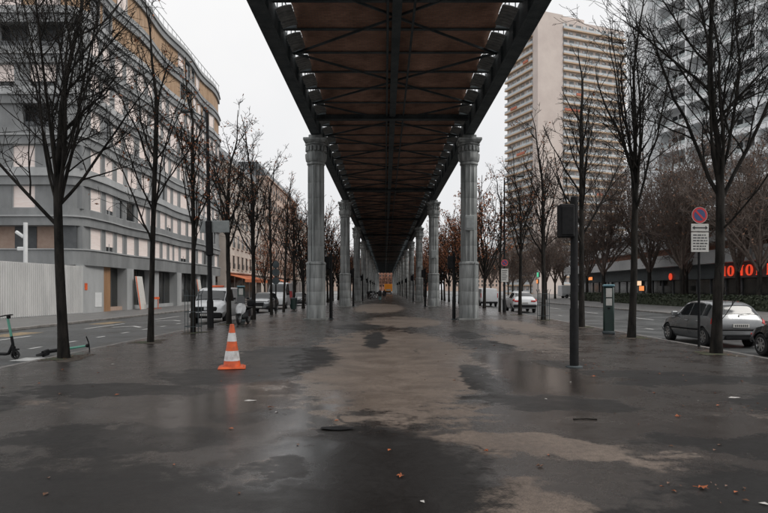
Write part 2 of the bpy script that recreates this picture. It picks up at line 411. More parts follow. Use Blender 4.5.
# ------------------------------------------------------------------ viaduct deck
XL, XR, XC = -3.97, 4.83, .43
Y1, S, NB = 35.7, 25.9, 11
PB = S / NB
ycols = [-6.0] + [Y1 + S * k for k in range(14)]
YA, YB = -7.0, Y1 + S * 13 + .5
ZF, ZB = 10.58, 11.77     # underside of girder flange, underside of cross beams
via = thing('viaduct', 'long elevated metro viaduct of dark iron girders with brick vaulted underside', 'viaduct', (XC, Y1, 0))
def vpart(b, name, m, **k):
    b.v = [(x - XC, y - Y1, z) for x, y, z in b.v]; return b.obj(name, m, via, **k)
for sx, xg in ((-1, XL), (1, XR)):
    g = vpart(MB().box(xg - .26, xg + .26, YA, YB, ZF, ZF + .05).box(xg - .05, xg + .05, YA, YB, ZF + .05, 11.9)
              .box(min(xg + sx * .25, xg - sx * .05), max(xg + sx * .25, xg - sx * .05), YA, YB, 11.9, 11.95), 'side_girder', 'iron')
    xi = xg - sx * .05
    st = MB()
    y = Y1 - S * 2 + .5 * PB
    while y < YB:
        if y > YA:
            st.box(min(xi, xi - sx * .09), max(xi, xi - sx * .09), y - .02, y + .02, ZF + .052, 11.6)
        y += PB
    for y in np.arange(YA + .2, 70, .22): # rivet lines on the flange
        for dx in (-.17, .17): st.box(xg + dx - .016, xg + dx + .016, y - .016, y + .016, ZF - .012, ZF + .002)
    stuff(vpart(st, 'stiffener_row', 'iron'))
    rl = MB()
    for y in np.arange(YA, YB, 1.18):
        rl.box(xg + sx * .15 - .02, xg + sx * .15 + .02, y - .02, y + .02, 11.95, 13.6)
    for z in (12.25, 13.6): rl.box(xg + sx * .15 - .02, xg + sx * .15 + .02, YA, YB, z - .02, z + .02)
    stuff(vpart(rl, 'railing', 'iron'))
vpart(MB().box(XC - .17, XC + .17, YA, YB, ZB - .12, ZB - .07).box(XC - .04, XC + .04, YA, YB, ZB - .07, ZB + .5), 'centre_beam', 'iron')
vpart(MB().box(XL + .66, XR - .66, YA, YB, 12.3, 12.46), 'deck_plate', 'iron')
for dx, z in ((-.33, ZB - .06), (.62, ZB - .04)):
    vpart(MB().tube([(XC + dx, YA, z), (XC + dx, YB, z)], .05, 8), 'cable_pipe', 'iron')
ybeams = []
k = -18
while True:
    y = Y1 + k * PB
    if y > YB: break
    if y > YA: ybeams.append((k, y))
    k += 1
# cross beam (I section), shared mesh
x0, x1 = XL + .052 - XC, XR - .052 - XC
def ibeam():
    return MB().box(x0, x1, -.085, .085, ZB, ZB + .035).box(x0, x1, -.02, .02, ZB + .035, ZB + .5)
bm_me = ibeam().mesh('cross_beam', 'iron')
HL, HR = XL + .58 - XC, XR - .58 - XC     # vault strip ends
def vault(b, xa, xb, oy=0, ox=0):
    n = 6; vs = []; fs = []
    for i in range(n + 1):
        t = i / n; y = .03 + (PB - .06) * t; z = ZB + .05 + .30 * (1 - (2 * t - 1) ** 2)
        vs += [(xa + ox, y + oy, z), (xb + ox, y + oy, z)]
    for i in range(n): fs.append((2 * i, 2 * i + 2, 2 * i + 3, 2 * i + 1))
    o = len(vs); vs += [(x, y, ZB + .52) for (x, y, z) in vs]
    for i in range(n): fs.append((o + 2 * i, o + 2 * i + 1, o + 2 * i + 3, o + 2 * i + 2))
    for i in range(n):
        fs.append((2 * i, o + 2 * i, o + 2 * i + 2, 2 * i + 2)); fs.append((2 * i + 1, 2 * i + 3, o + 2 * i + 3, o + 2 * i + 1))
    fs.append((0, 1, o + 1, o)); fs.append((2 * n, o + 2 * n, o + 2 * n + 1, 2 * n + 1))
    return b.add(vs, fs)
vl = vault(MB(), HL, -.045).mesh('brick_vault', 'brick_vault'); vr = vault(MB(), .045, HR).mesh('brick_vault', 'brick_vault')
def haunch(b, sx, oy=0):
    # ribbed curved apron plate between girder web and vault strip; open slot left beside each beam
    xa = (XL + .06 - XC) if sx < 0 else (XR - .06 - XC); xb = HL + .05 if sx < 0 else HR - .05
    n = 6; nr = 14
    ya, yb = .52, PB - .12
    for j in range(nr):
        y0 = ya + (yb - ya) * j / nr; y1 = ya + (yb - ya) * (j + 1) / nr; d = .02 if j % 2 else 0
        vs = []; fs = []
        for i in range(n + 1):
            t = i / n; x = xa + (xb - xa) * t; z = ZB - .02 + .14 * math.sin(t * math.pi / 2) + d
            vs += [(x, y0 + oy, z), (x, y1 + oy, z), (x, y0 + oy, z + .03), (x, y1 + oy, z + .03)]
        for i in range(n):
            a = 4 * i; fs += [(a, a + 1, a + 5, a + 4), (a + 2, a + 6, a + 7, a + 3), (a, a + 4, a + 6, a + 2), (a + 1, a + 3, a + 7, a + 5)]
        b.add(vs, fs)
    return b
hl = haunch(MB(), -1).mesh('apron_plate', 'iron_light'); hr = haunch(MB(), 1).mesh('apron_plate', 'iron_light')
far = {'cross_beam': MB(), 'brick_vault': MB(), 'apron_plate': MB()}
for k, y in ybeams:
    oy = y - Y1
    if y < 125:
        link('cross_beam', bm_me, via, (0, oy, 0)); link('brick_vault', vl, via, (0, oy, 0)); link('brick_vault', vr, via, (0, oy, 0))
        link('apron_plate', hl, via, (0, oy, 0)); link('apron_plate', hr, via, (0, oy, 0))
    else:
        m4 = Matrix.Translation((0, oy, 0))
        far['cross_beam'].box(x0, x1, -.11 + oy, .11 + oy, ZB, ZB + .5)
        vault(far['brick_vault'], HL, -.045, oy); vault(far['brick_vault'], .045, HR, oy)
stuff(far['cross_beam'].obj('far_cross_beams', 'iron', via)); stuff(far['brick_vault'].obj('far_brick_vaults', 'brick_vault', via))
# horizontal bracing, zigzag each half
def bar(b, p, q, wd=.026, th=.02):
    p = Vector(p); q = Vector(q); d = (q - p); L = d.length; a = math.atan2(d.y, d.x)
    m4 = Matrix.Translation(p) @ Matrix.Rotation(a, 4, 'Z')
    b.box(0, L, -wd, wd, -th, 0, 0, m4); b.box(0, L, -.01, .01, 0, .08, 0, m4)
brm = {}
for side, xe in (('l', XL + .1 - XC), ('r', XR - .1 - XC)):
    b1 = MB(); bar(b1, (xe, 0, ZB - .02), (0, 1.5 * PB, ZB - .02)); b2 = MB(); bar(b2, (0, 1.5 * PB, ZB - .055), (xe, 3 * PB, ZB - .055))
    brm[side] = (b1.mesh('diagonal_brace', 'iron'), b2.mesh('diagonal_brace', 'iron'))
for k in range(-17, 50, 3):
    oy = (k) * PB
    if YA < Y1 + oy < YB - 9:
        for side in 'lr':
            for q in brm[side]: link('diagonal_brace', q, via, (0, oy + PB, 0))
# deep cross girders above each pair of columns
cg = MB().box(x0, x1, -.2, .2, ZB - .27, ZB - .23).box(x0, x1, -.03, .03, ZB - .23, ZB + .5)
for i in range(9):
    xx = x0 + (x1 - x0) * (i + .5) / 9; cg.box(xx - .02, xx + .02, -.18, .18, ZB - .23, ZB - .1)
cgm = cg.mesh('column_girder', 'iron')
for y in ycols: link('column_girder', cgm, via, (0, y - Y1, 0))

# ------------------------------------------------------------------ stone columns
def flute(a): return 1 - .13 * abs(math.sin(a * 6)) ** .8
ped = MB().cbox(-.66, .66, -.66, .66, 0, .35, .03).mesh('plinth', 'stone_dark')
low = MB().lathe([(.55, 0), (.56, .02), (.56, .74), (.55, .76)], 56, rfun=lambda a: 1 - .03 * abs(math.sin(a * 4)) ** .6).mesh('drum', 'stone', smooth='auto')
up = MB().lathe([(.465, 0), (.475, .02), (.475, .88), (.465, .90)], 84, rfun=flute).mesh('drum', 'stone', smooth='auto')
def capital():
    b = MB()
    b.lathe([(.50, 8.86), (.56, 8.90), (.56, 9.0), (.50, 9.03)], 32)
    b.lathe([(.52, 9.03), (.60, 9.10), (.64, 9.3), (.65, 9.52)], 8, rfun=lambda a: 1.04)
    b.lathe([(.58, 9.52), (.58, 9.62)], 8)
    b.lathe([(.55, 9.62), (.55, 10.0)], 16)
    for i in range(16):
        a = 2 * math.pi * i / 16; m4 = Matrix.Rotation(a, 4, 'Z') @ Matrix.Translation((.575, 0, 9.79))
        b.cbox(-.05, .08, -.075, .075, -.15, .15, .03, 0, m4)
    b.lathe([(.64, 10.0), (.68, 10.03), (.68, 10.10), (.64, 10.12)], 8)
    b.cbox(-.66, .66, -.66, .66, 10.12, 10.2, .02); b.cbox(-.72, .72, -.72, .72, 10.2, 10.36, .03)
    b.cbox(-.42, .42, -.42, .42, 10.36, ZF - .003, .03)
    b.v = [(x * .93, y * .93, z) for x, y, z in b.v]
    return b.mesh('capital', 'stone', smooth='auto')
capm = capital()
pipem = MB().tube([(0, 0, .1), (0, 0, 3.3)], .03, 8).mesh('conduit_lit_edge', 'sign_grey')
boxm = MB().cbox(-.27, .27, -.1, .1, -.42, .42, .03).cbox(-.2, .2, -.13, -.1, -.3, .33, .015).mesh('sign_box', 'sign_grey')
ords = ['first', 'second', 'third', 'fourth', 'fifth', 'sixth', 'seventh', 'eighth', 'ninth', 'tenth', 'eleventh', 'twelfth', 'thirteenth', 'fourteenth']
for i, y in enumerate(ycols):
    if i == 0: continue   # nothing of these shows in the photograph
    for side, x in (('left', XL), ('right', XR)):
        lab = '%s fluted grey stone column of the %s row under the viaduct' % (ords[i - 1], side)
        c = thing('stone_column', lab, 'column', (x, y, 0), 0, 'viaduct columns')
        link('plinth', ped, c, (0, 0, -.25))
        for j in range(4):
            link('drum', low, c, (0, 0, .10 + j * .765), random.choice((0, math.pi / 4)))
        link('ledge', MB().lathe([(.56, 0), (.585, .03), (.585, .1), (.5, .18)], 32).mesh('ledge', 'stone') if i == 1 and side == 'left' else bpy.data.meshes['ledge'], c, (0, 0, 3.16))
        for j in range(6): link('drum', up, c, (0, 0, 3.34 + j * .905 + (.0 if j else 0)))
        link('neck', MB().lathe([(.475, 0), (.475, .12)], 84, rfun=flute).mesh('neck', 'stone') if i == 1 and side == 'left' else bpy.data.meshes['neck'], c, (0, 0, 8.765))
        link('capital', capm, c)
        if i in (1, 2, 3):
            link('conduit_lit_edge', pipem, c, (-.36 if side == 'left' else .28, -.55, 0))  # left row: plastic pipe; right row: tube added for light on the chamfer
            if side == 'right': link('sign_box', boxm, c, (-.05, -.62, 5.5 if i == 1 else 5.2))
            else: link('downpipe', bpy.data.meshes.get('downpipe') or MB().tube([(0, 0, 3.35), (0, 0, 8.8)], .04, 8).mesh('downpipe', 'sign_grey'), c, (-.12, -.53, 0))

# small dark lamp posts along the columns
def lamp_post(loc, label, flip=1):
    t = thing('lamp_post', label, 'lamp post', loc, 0, 'short lamp posts under the viaduct')
    link('base_plate', bpy.data.meshes.get('base_plate') or MB().lathe([(.19, 0), (.19, .02), (.13, .035)], 16).mesh('base_plate', 'iron'), t)
    link('pole', bpy.data.meshes.get('lp_pole') or MB().lathe([(.10, .02), (.10, 1.3), (.085, 1.34), (.08, 3.85), (.03, 3.88)], 14).mesh('lp_pole', 'plastic_black', smooth='auto'), t)
    hb = bpy.data.meshes.get('lp_head') or MB().cbox(-.17, .17, -.14, .14, 2.93, 3.68, .03).mesh('lp_head', 'plastic_black')
    link('lamp_head', hb, t, (-.2 * flip, -.04, 0))
    link('lens', bpy.data.meshes.get('lp_lens') or MB().cbox(-.13, .13, -.012, .012, 2.99, 3.62, .008).mesh('lp_lens', 'plastic_black'), t, (-.2 * flip, -.19, 0))
    link('bracket', bpy.data.meshes.get('lp_br') or MB().box(-.1, .1, -.03, .03, 3.1, 3.15).box(-.1, .1, -.03, .03, 3.45, 3.5).mesh('lp_br', 'iron'), t, (-.1 * flip, 0, 0))
    return t
lamp_post((4.29, 14.06, 0), 'nearest dark lamp post with square head standing alone on wet pavement')
for i in range(1, 8):
    y = ycols[i] + .8
    lamp_post((-3.2 + .02, y, 0), 'short dark lamp post next to the %s column of the left row' % ords[i - 1])
    lamp_post((4.0, y - .5, 0), 'short dark lamp post next to the %s column of the right row' % ords[i - 1])

# ------------------------------------------------------------------ trees
def make_tree(seed, H=11.5, fork=4.6, r0=.17, spread=1.0, limbs=7, min_r=.007, dens=1.0, lean=0.0, low=None, leaves=0, lv4=True, leafsize=.07, zlo=.78, tilt0=10, tilt1=27, lr=(.42, .64), lf_=1.0):
    rnd = random.Random(seed)
    tr = MB(); cr_ = MB(); lf = MB()
    tips = []
    def rv(): return Vector((rnd.gauss(0, 1), rnd.gauss(0, 1), rnd.gauss(0, 1)))
    def path(p, d, L, n, wob, up):
        pts = [p.copy()]; d = d.normalized()
        for i in range(n):
            d = (d + rv() * wob + Vector((0, 0, up))).normalized(); p = p + d * (L / n); pts.append(p.copy())
        return pts
    def rr(r_a, r_b, n): return [r_a + (r_b - r_a) * i / n for i in range(n + 1)]
    # trunk: flared foot, slight bends
    n = 9; pts = [Vector((0, 0, -.12))]; d = Vector((lean, rnd.uniform(-.015, .015), 1))
    for i in range(n):
        d = (d + rv() * .012 + Vector((lean, 0, 1)) * .25).normalized(); pts.append(pts[-1] + d * ((fork + .12) / n))
    rad = [r0 * (1.32 if i == 0 else (1.08 if i == 1 else 1.0 - .22 * i / n)) for i in range(n + 1)]
    tr.tube(pts, rad, 12)
    top = pts[-1]; rt = rad[-1]
    def grow(p, d, L, r, lev):
        n = (9, 6, 4, 3)[lev - 1]; wob = (.085, .12, .16, .2)[lev - 1]; up = (.075, .07, .05, .03)[lev - 1]
        pts = path(p, d, L, n, wob, up); re = max(min_r * (1.6 if lev == 1 else 1), r * (.22 if lev == 1 else .35)); rad = rr(r, re, n)
        cr_.tube(pts, rad, (7, 5, 4, 3)[lev - 1], cap=False)
        tips.append(pts[-1]); tips.append(pts[len(pts) // 2])
        if lev >= (4 if lv4 else 3): return
        cnt = {1: int(L * 1.35 * dens), 2: int(L * 2.2 * dens) + 1, 3: int(L * 3.2 * dens) + 1}[lev]
        for q in range(cnt):
            t = rnd.uniform(.16, .97) if lev > 1 else .12 + .85 * (q + rnd.random()) / cnt
            f = t * n; i = min(int(f), n - 1); pp = pts[i].lerp(pts[i + 1], f - i); dd = (pts[i + 1] - pts[i]).normalized()
            sd = dd.cross(rv()).normalized(); a = R(rnd.uniform(24, 52)) if lev < 3 else R(rnd.uniform(25, 65))
            nd = dd * math.cos(a) + sd * math.sin(a)
            if lev == 1: nl = L * rnd.uniform(.22, .42) * (1.15 - .55 * t)
            else: nl = L * rnd.uniform(.3, .58)
            ri = rad[i] * rnd.uniform(.42, .62)
            grow(pp, nd, max(nl, .25), max(ri, min_r), lev + 1)
    a0 = rnd.uniform(0, 6.28)
    lead = path(top, Vector((lean, 0, 1)), H - fork, 8, .05, .03)
    grow(top, Vector((rnd.uniform(-.1, .1), rnd.uniform(-.1, .1), 1)), H - fork, rt * .8, 1)
    for q in range(limbs):
        a = a0 + q * 2.4 + rnd.uniform(-.3, .3); z0 = fork * (zlo + (.99 - zlo) * (q + rnd.random()) / limbs); k = z0 / fork * n
        i = min(int(k), n - 1); p = pts[i].lerp(pts[i + 1], k - i)
        tilt = R(rnd.uniform(tilt0, tilt1)) * spread
        d = Vector((math.cos(a) * math.sin(tilt), math.sin(a) * math.sin(tilt), math.cos(tilt)))
        grow(p, d, (H - z0) * rnd.uniform(.6, .95) * lf_, rad[i] * rnd.uniform(*lr), 1)
    for (z0, a, tilt, L, rr_) in (low or []):
        k = z0 / fork * n; i = min(int(k), n - 1); p = pts[i].lerp(pts[i + 1], k - i)
        d = Vector((math.cos(a) * math.sin(tilt), math.sin(a) * math.sin(tilt), math.cos(tilt)))
        grow(p, d, L, rr_, 1)
    for q in range(leaves):
        p = rnd.choice(tips) + rv() * .09; u = rv().normalized() * leafsize * rnd.uniform(.6, 1.3); v = u.cross(rv()).normalized() * leafsize * rnd.uniform(.5, .9)
        e = rv() * leafsize * .2
        lf.add([p - u, p + v * .7 + e, p + u, p - v * .7 + e], [(0, 1, 2, 3)])
    return (tr.mesh('trunk', 'bark', smooth='auto', fix=False), cr_.mesh('crown', 'bark', smooth=True, fix=False), lf.mesh('dead_leaves', 'rust_leaf', fix=False) if leaves else None)
def place_tree(meshes, loc, rz, label, group, cat='tree', scale=1.0, name='street_tree'):
    t = thing(name, label, cat, loc, rz, group); t.scale = (scale,) * 3
    link('trunk', meshes[0], t); link('crown', meshes[1], t)
    if meshes[2]: stuff(link('dead_leaves', meshes[2], t))
    return t
PI = math.pi
tA = make_tree(11, 12.5, 4.7, .128, 1.0, 8, .0062, 1.25, lean=-.02, zlo=.74, tilt0=8, tilt1=24, lr=(.3, .5), low=[(3.4, PI, R(42), 5.2, .05), (3.9, .2, R(40), 4.4, .045)])
LD = dict(zlo=.40, tilt0=16, tilt1=34, lr=(.34, .52), lf_=.7)
tB = make_tree(23, 11.5, 8.2, .09, 1.0, 12, .007, 1.3, leaves=130, **LD)
tC = make_tree(37, 11.0, 7.8, .09, 1.0, 12, .007, 1.35, lean=-.05, leaves=420, **LD)
tD = make_tree(41, 11.0, 6.4, .12, 1.1, 11, .009, 1.3, leaves=300, zlo=.55, tilt0=16, tilt1=34, lr=(.36, .55), lf_=.75)
tE = make_tree(59, 13, 4.9, .14, 1.0, 7, .0062, 1.2, zlo=.8, tilt0=6, tilt1=20, lr=(.34, .54), low=[(4.3, PI * .9, R(24), 5.5, .06), (3.4, 5.4, R(50), 3.2, .03), (1.2, 4.6, R(35), 1.3, .012), (.9, 5.6, R(40), 1.1, .01)])
tF = make_tree(67, 12.5, 6.0, .13, 1.0, 8, .007, 1.15, zlo=.72, tilt0=8, tilt1=24, leaves=15)
tG = make_tree(71, 13.0, 9.5, .125, 1.0, 14, .008, 1.25, leaves=35, **LD)
tH = make_tree(83, 12.0, 7.2, .12, 1.0, 12, .009, 1.25, leaves=280, **LD)
fars = [make_tree(100 + i, 11 + i * .5, 3.8, .15, 1.0, 9, .016, .75, zlo=.6, tilt0=14, tilt1=34, leaves=(350, 900, 150, 1500)[i], lv4=False, leafsize=.12) for i in range(4)]
rows = [
 (tA, -8.23, 15.9, 0.0, 'big bare black tree beside the fallen scooter, nearest on the left'),
 (tB, -7.83, 20.7, .6, 'slim bare tree on the left, second from the viewpoint'),
 (tC, -7.80, 25.2, 2.0, 'bare tree inside a wire guard on the left pavement edge'),
 (tD, -7.88, 31.3, .3, 'bare tree right behind the parked motor scooter'),
 (tH, -7.68, 36.2, 1.0, 'bare tree in front of the dark parked car on the left'),
 (tB, -7.83, 42.8, 2.6, 'bare tree just before the pole with round sign backs'),
 (tC, -7.90, 48.3, 4.2, 'bare tree in front of the tall white van on the left'),
 (tD, -7.85, 53.5, 1.8, 'bare tree beside the small litter bin on the left'),
 (tE, 9.13, 17.1, .0, 'big bare black tree in front of the silver hatchback'),
 (tF, 8.98, 22.6, 1.1, 'tall slender bare tree right of the green parking meter'),
 (tG, 9.16, 28.9, 2.2, 'bare tree just behind the nearest dark lamp post'),
 (tH, 9.05, 35.4, .7, 'bare tree inside a wire guard on the right pavement edge'),
 (tD, 9.19, 42.2, 3.0, 'bare tree in front of the white sport utility car'),
 (tB, 9.05, 48.9, 5.1, 'bare tree beside the street light with the no parking sign')]
for ms, x, y, rz, lab in rows:
    place_tree(ms, (x, y, 0), rz, lab, 'street trees lining the esplanade', scale=1.0)
i = 0
for y in np.arange(57.7, 215, 6.0):
    for x, s in ((-7.7, 'left'), (9.1, 'right')):
        i += 1
        place_tree(fars[(i * 7 + int(y)) % 4], (x + random.uniform(-.2, .2), y + random.uniform(-.8, .8), 0), random.uniform(0, 6.28),
                   'far thin bare tree with rusty leaves in the long %s row' % s, 'far trees of the %s row' % s, scale=random.uniform(.85, 1.05))
# trees on the far right pavement, in front of the shops
frt = [make_tree(200 + i, 13.0, 3.2, .2, 1.35, 10, .014, 1.0, tilt0=14, tilt1=34, leaves=500 + 300 * i, lv4=True, leafsize=.11) for i in range(2)]
for ms in frt:
    ms[1].materials[0] = M['bark_brown']
    ms[2].materials[0] = M['brown_leaf']
for (x, y, lab) in ((31, 64.7, 'brown twiggy tree before the grey shop front left of the red letters'), (31.4, 52.0, 'brown twiggy tree standing before the red shop letters'),
                    (27.5, 78, 'brown twiggy tree on the far right pavement behind the parking meter'), (33, 58, 'brown twiggy tree behind the no parking sign'),
                    (32, 75, 'brown twiggy tree under the white balconies at the podium corner'), (30, 92, 'brown twiggy tree below the striped tower'),
                    (34, 70, 'brown twiggy tree between the shop front and the hedge')):
    place_tree(frt[int(y) % 2], (x, y, 0), random.uniform(0, 6.28), lab, 'trees on the far right pavement', scale=random.uniform(1.2, 1.45))
for k in range(10):
    y = 104 + k * 9
    place_tree(frt[k % 2], (27 + (k % 3) * 4, y, 0), random.uniform(0, 6.28), 'distant brown tree in the strip along the far right pavement', 'distant trees on the right', scale=random.uniform(.9, 1.1))
for k in range(10):
    y = 62 + k * 11
    place_tree(fars[k % 4], (-18.4, y, 0), random.uniform(0, 6.28), 'thin bare tree along the far left pavement', 'trees along the far left pavement', scale=random.uniform(.75, .95)) if y > 88 else None
for k, x in enumerate((-9, -5.5, -2.5, .4, 3.2, 6, 9.5)):
    place_tree(fars[k % 4], (x, 408 + (k % 3) * 5, 0), k * 1.1, 'tiny bare tree in the clump at the far end of the viaduct', 'trees at the far end of the viaduct', scale=1.1)
# soil pits with moss round the near trees
rp = random.Random(5)
for (x, y) in [(-8.1, 15.8), (-7.83, 20.7), (-7.8, 25.2), (-7.9, 31.3), (9.13, 17.0), (8.98, 22.6), (9.16, 28.9), (9.05, 35.4), (9.1, 42.2)]:
    for nm, m, r_, z in (('tree_pit', 'soil', 1.0, .004), ('moss_patch', 'moss', .6, .008)):
        b = MB(); n = 22
        vs = [(x + (0 if nm == 'tree_pit' else rp.uniform(-.3, .3)), y, z)] ; cx = vs[0][0]
        ph = rp.uniform(0, 6)
        for j in range(n):
            a = 2 * PI * j / n; q = r_ * (.75 + .25 * math.sin(3 * a + ph) + rp.uniform(-.1, .1))
            vs.append((min(max(cx + q * .62 * math.cos(a), KL + .18), KR - .18), y + q * 1.1 * math.sin(a), z))
        b.add(vs, [(0, 1 + j, 1 + (j + 1) % n) for j in range(n)]); struct(b.obj(nm, m))
def guard(x, y, lab):
    t = thing('tree_guard', lab, 'tree guard', (x, y, 0), 0, 'wire tree guards')
    bme = bpy.data.meshes.get('guard_bar') or MB().tube([(.34, 0, 0), (.34, 0, 1.55), (.42, 0, 1.75)], .011, 5).mesh('guard_bar', 'iron')
    for j in range(10): link('bar', bme, t, None, j * PI / 5)
    rme = bpy.data.meshes.get('guard_ring') or MB().tube([(.34 * math.cos(a), .34 * math.sin(a), 0) for a in np.linspace(0, 2 * PI, 25)], .013, 5, cap=False).mesh('guard_ring', 'iron')
    for z in (.25, .85, 1.5): link('ring', rme, t, (0, 0, z))
guard(-7.8, 25.2, 'wire tree guard round the third tree on the left'); guard(9.05, 35.4, 'wire tree guard round a tree on the right')

# ------------------------------------------------------------------ left apartment building
bld = thing('apartment_building', 'long grey apartment block with wavy floor bands and pale pink blinds', 'building', (-22, 44.7, 0))
BX, BY, BL = -22.0, 44.7, 39.3
def wave(s, k): return .19 * math.sin(2 * PI * s / 13.0 + .5 + k * .33) * min(1, max(0, (s - 1.5) / 4)) - .6 * max(0, (s - 34)) / 5
def fpt(s, k, off=0):
    e = .05; dx = (wave(s + e, k) - wave(s - e, k)) / (2 * e); L = math.hypot(1, dx)
    return wave(s, k) + off / L, s - off * dx / L
def ribbon(b, k, off0, off1, z0, z1, corner=True, s1=BL):
    # strip that runs along the front wing, round the corner and down the street
    pts = []
    if corner:
        for x in (-14, -7, -1.2): pts.append((x, 0, 0, -1))
        for a in (15, 30, 45, 60, 75):
            pts.append((-1.2 + 1.2 * math.sin(R(a)), 1.2 - 1.2 * math.cos(R(a)), math.sin(R(a)), -math.cos(R(a))))
    vs = []
    for (x, y, nx, ny) in pts: vs.append(((x + nx * off0, y + ny * off0), (x + nx * off1, y + ny * off1)))
    for s in np.linspace(1.2 if corner else 0, s1, 56): vs.append((fpt(s, k, off0), fpt(s, k, off1)))
    V = []; F = []
    for (i0, o) in vs: V += [(*i0, z0), (*o, z0), (*o, z1), (*i0, z1)]
    n = len(vs)
    for i in range(n - 1):
        a = 4 * i
        for j in range(4): F.append((a + j, a + (j + 1) % 4, a + 4 + (j + 1) % 4, a + 4 + j))
    F.append((0, 1, 2, 3)); F.append((4 * n - 4, 4 * n - 1, 4 * n - 2, 4 * n - 3))
    return b.add(V, F)
NF = 8; Z0 = 4.62; PF = 2.92; WH = 1.68
def fz(k): return Z0 + k * PF
# core volume just behind the facade
MB().box(-14, -1.3, 1.0, BL, 0, fz(NF) + .1).obj('core', 'fac_dark', bld)
MB().box(-14, -1.3, BL, BL + .2, 0, fz(NF)).obj('end_wall', 'fac_grey', bld)
ribbon(MB(), 0, -1.2, .22, 3.5, Z0 - .02).obj('floor_band', 'fac_grey', bld)
ribbon(MB(), 0, -.5, .30, Z0 - .02, Z0 + .06).obj('band_cap', 'fac_light', bld)
win = {}
def win_mesh(wd, h, kind):
    key = (round(wd, 1), kind)
    if key in win: return win[key]
    wd = key[0]
    fr = MB(); f = .07
    for a, c, d, e in ((-wd / 2, -wd / 2 + f, 0, h), (wd / 2 - f, wd / 2, 0, h), (-wd / 2 + f, wd / 2 - f, 0, f), (-wd / 2 + f, wd / 2 - f, h - f, h)):
        fr.box(-.10, .04, a, c, d, e)
    if kind == 'half': fr.box(-.06, .0, -.03, .03, f, h * .4)
    g = MB().box(-.13, -.09, -wd / 2 + f, wd / 2 - f, f, h - f)
    bl = MB(); z = f if kind == 'blind' else h * .25
    nsl = 9
    for i in range(nsl):
        a = z + (h - f - z) * i / nsl; c = z + (h - f - z) * (i + 1) / nsl
        bl.add([(-.03, -wd / 2 + f, a), (-.03, wd / 2 - f, a), (-.033, wd / 2 - f, c), (-.033, -wd / 2 + f, c)], [(0, 1, 2, 3)])
    win[key] = (fr.mesh('window', 'fac_light'), g.mesh('pane', 'glass_dark'), bl.mesh('blind', 'blind', fix=False) if kind != 'open' else None)
    return win[key]
rb = random.Random(3)
def put_window(k, s, wd, kind, z):
    x, y = fpt(s, k, 0); e = .05
    dx = (wave(s + e, k) - wave(s - e, k)) / (2 * e); rz = -math.atan(dx)
    me = win_mesh(wd, WH, kind)
    o = link('window', me[0], bld, (x, y, z), rz); link('pane', me[1], o)
    if me[2]: link('blind', me[2], o)
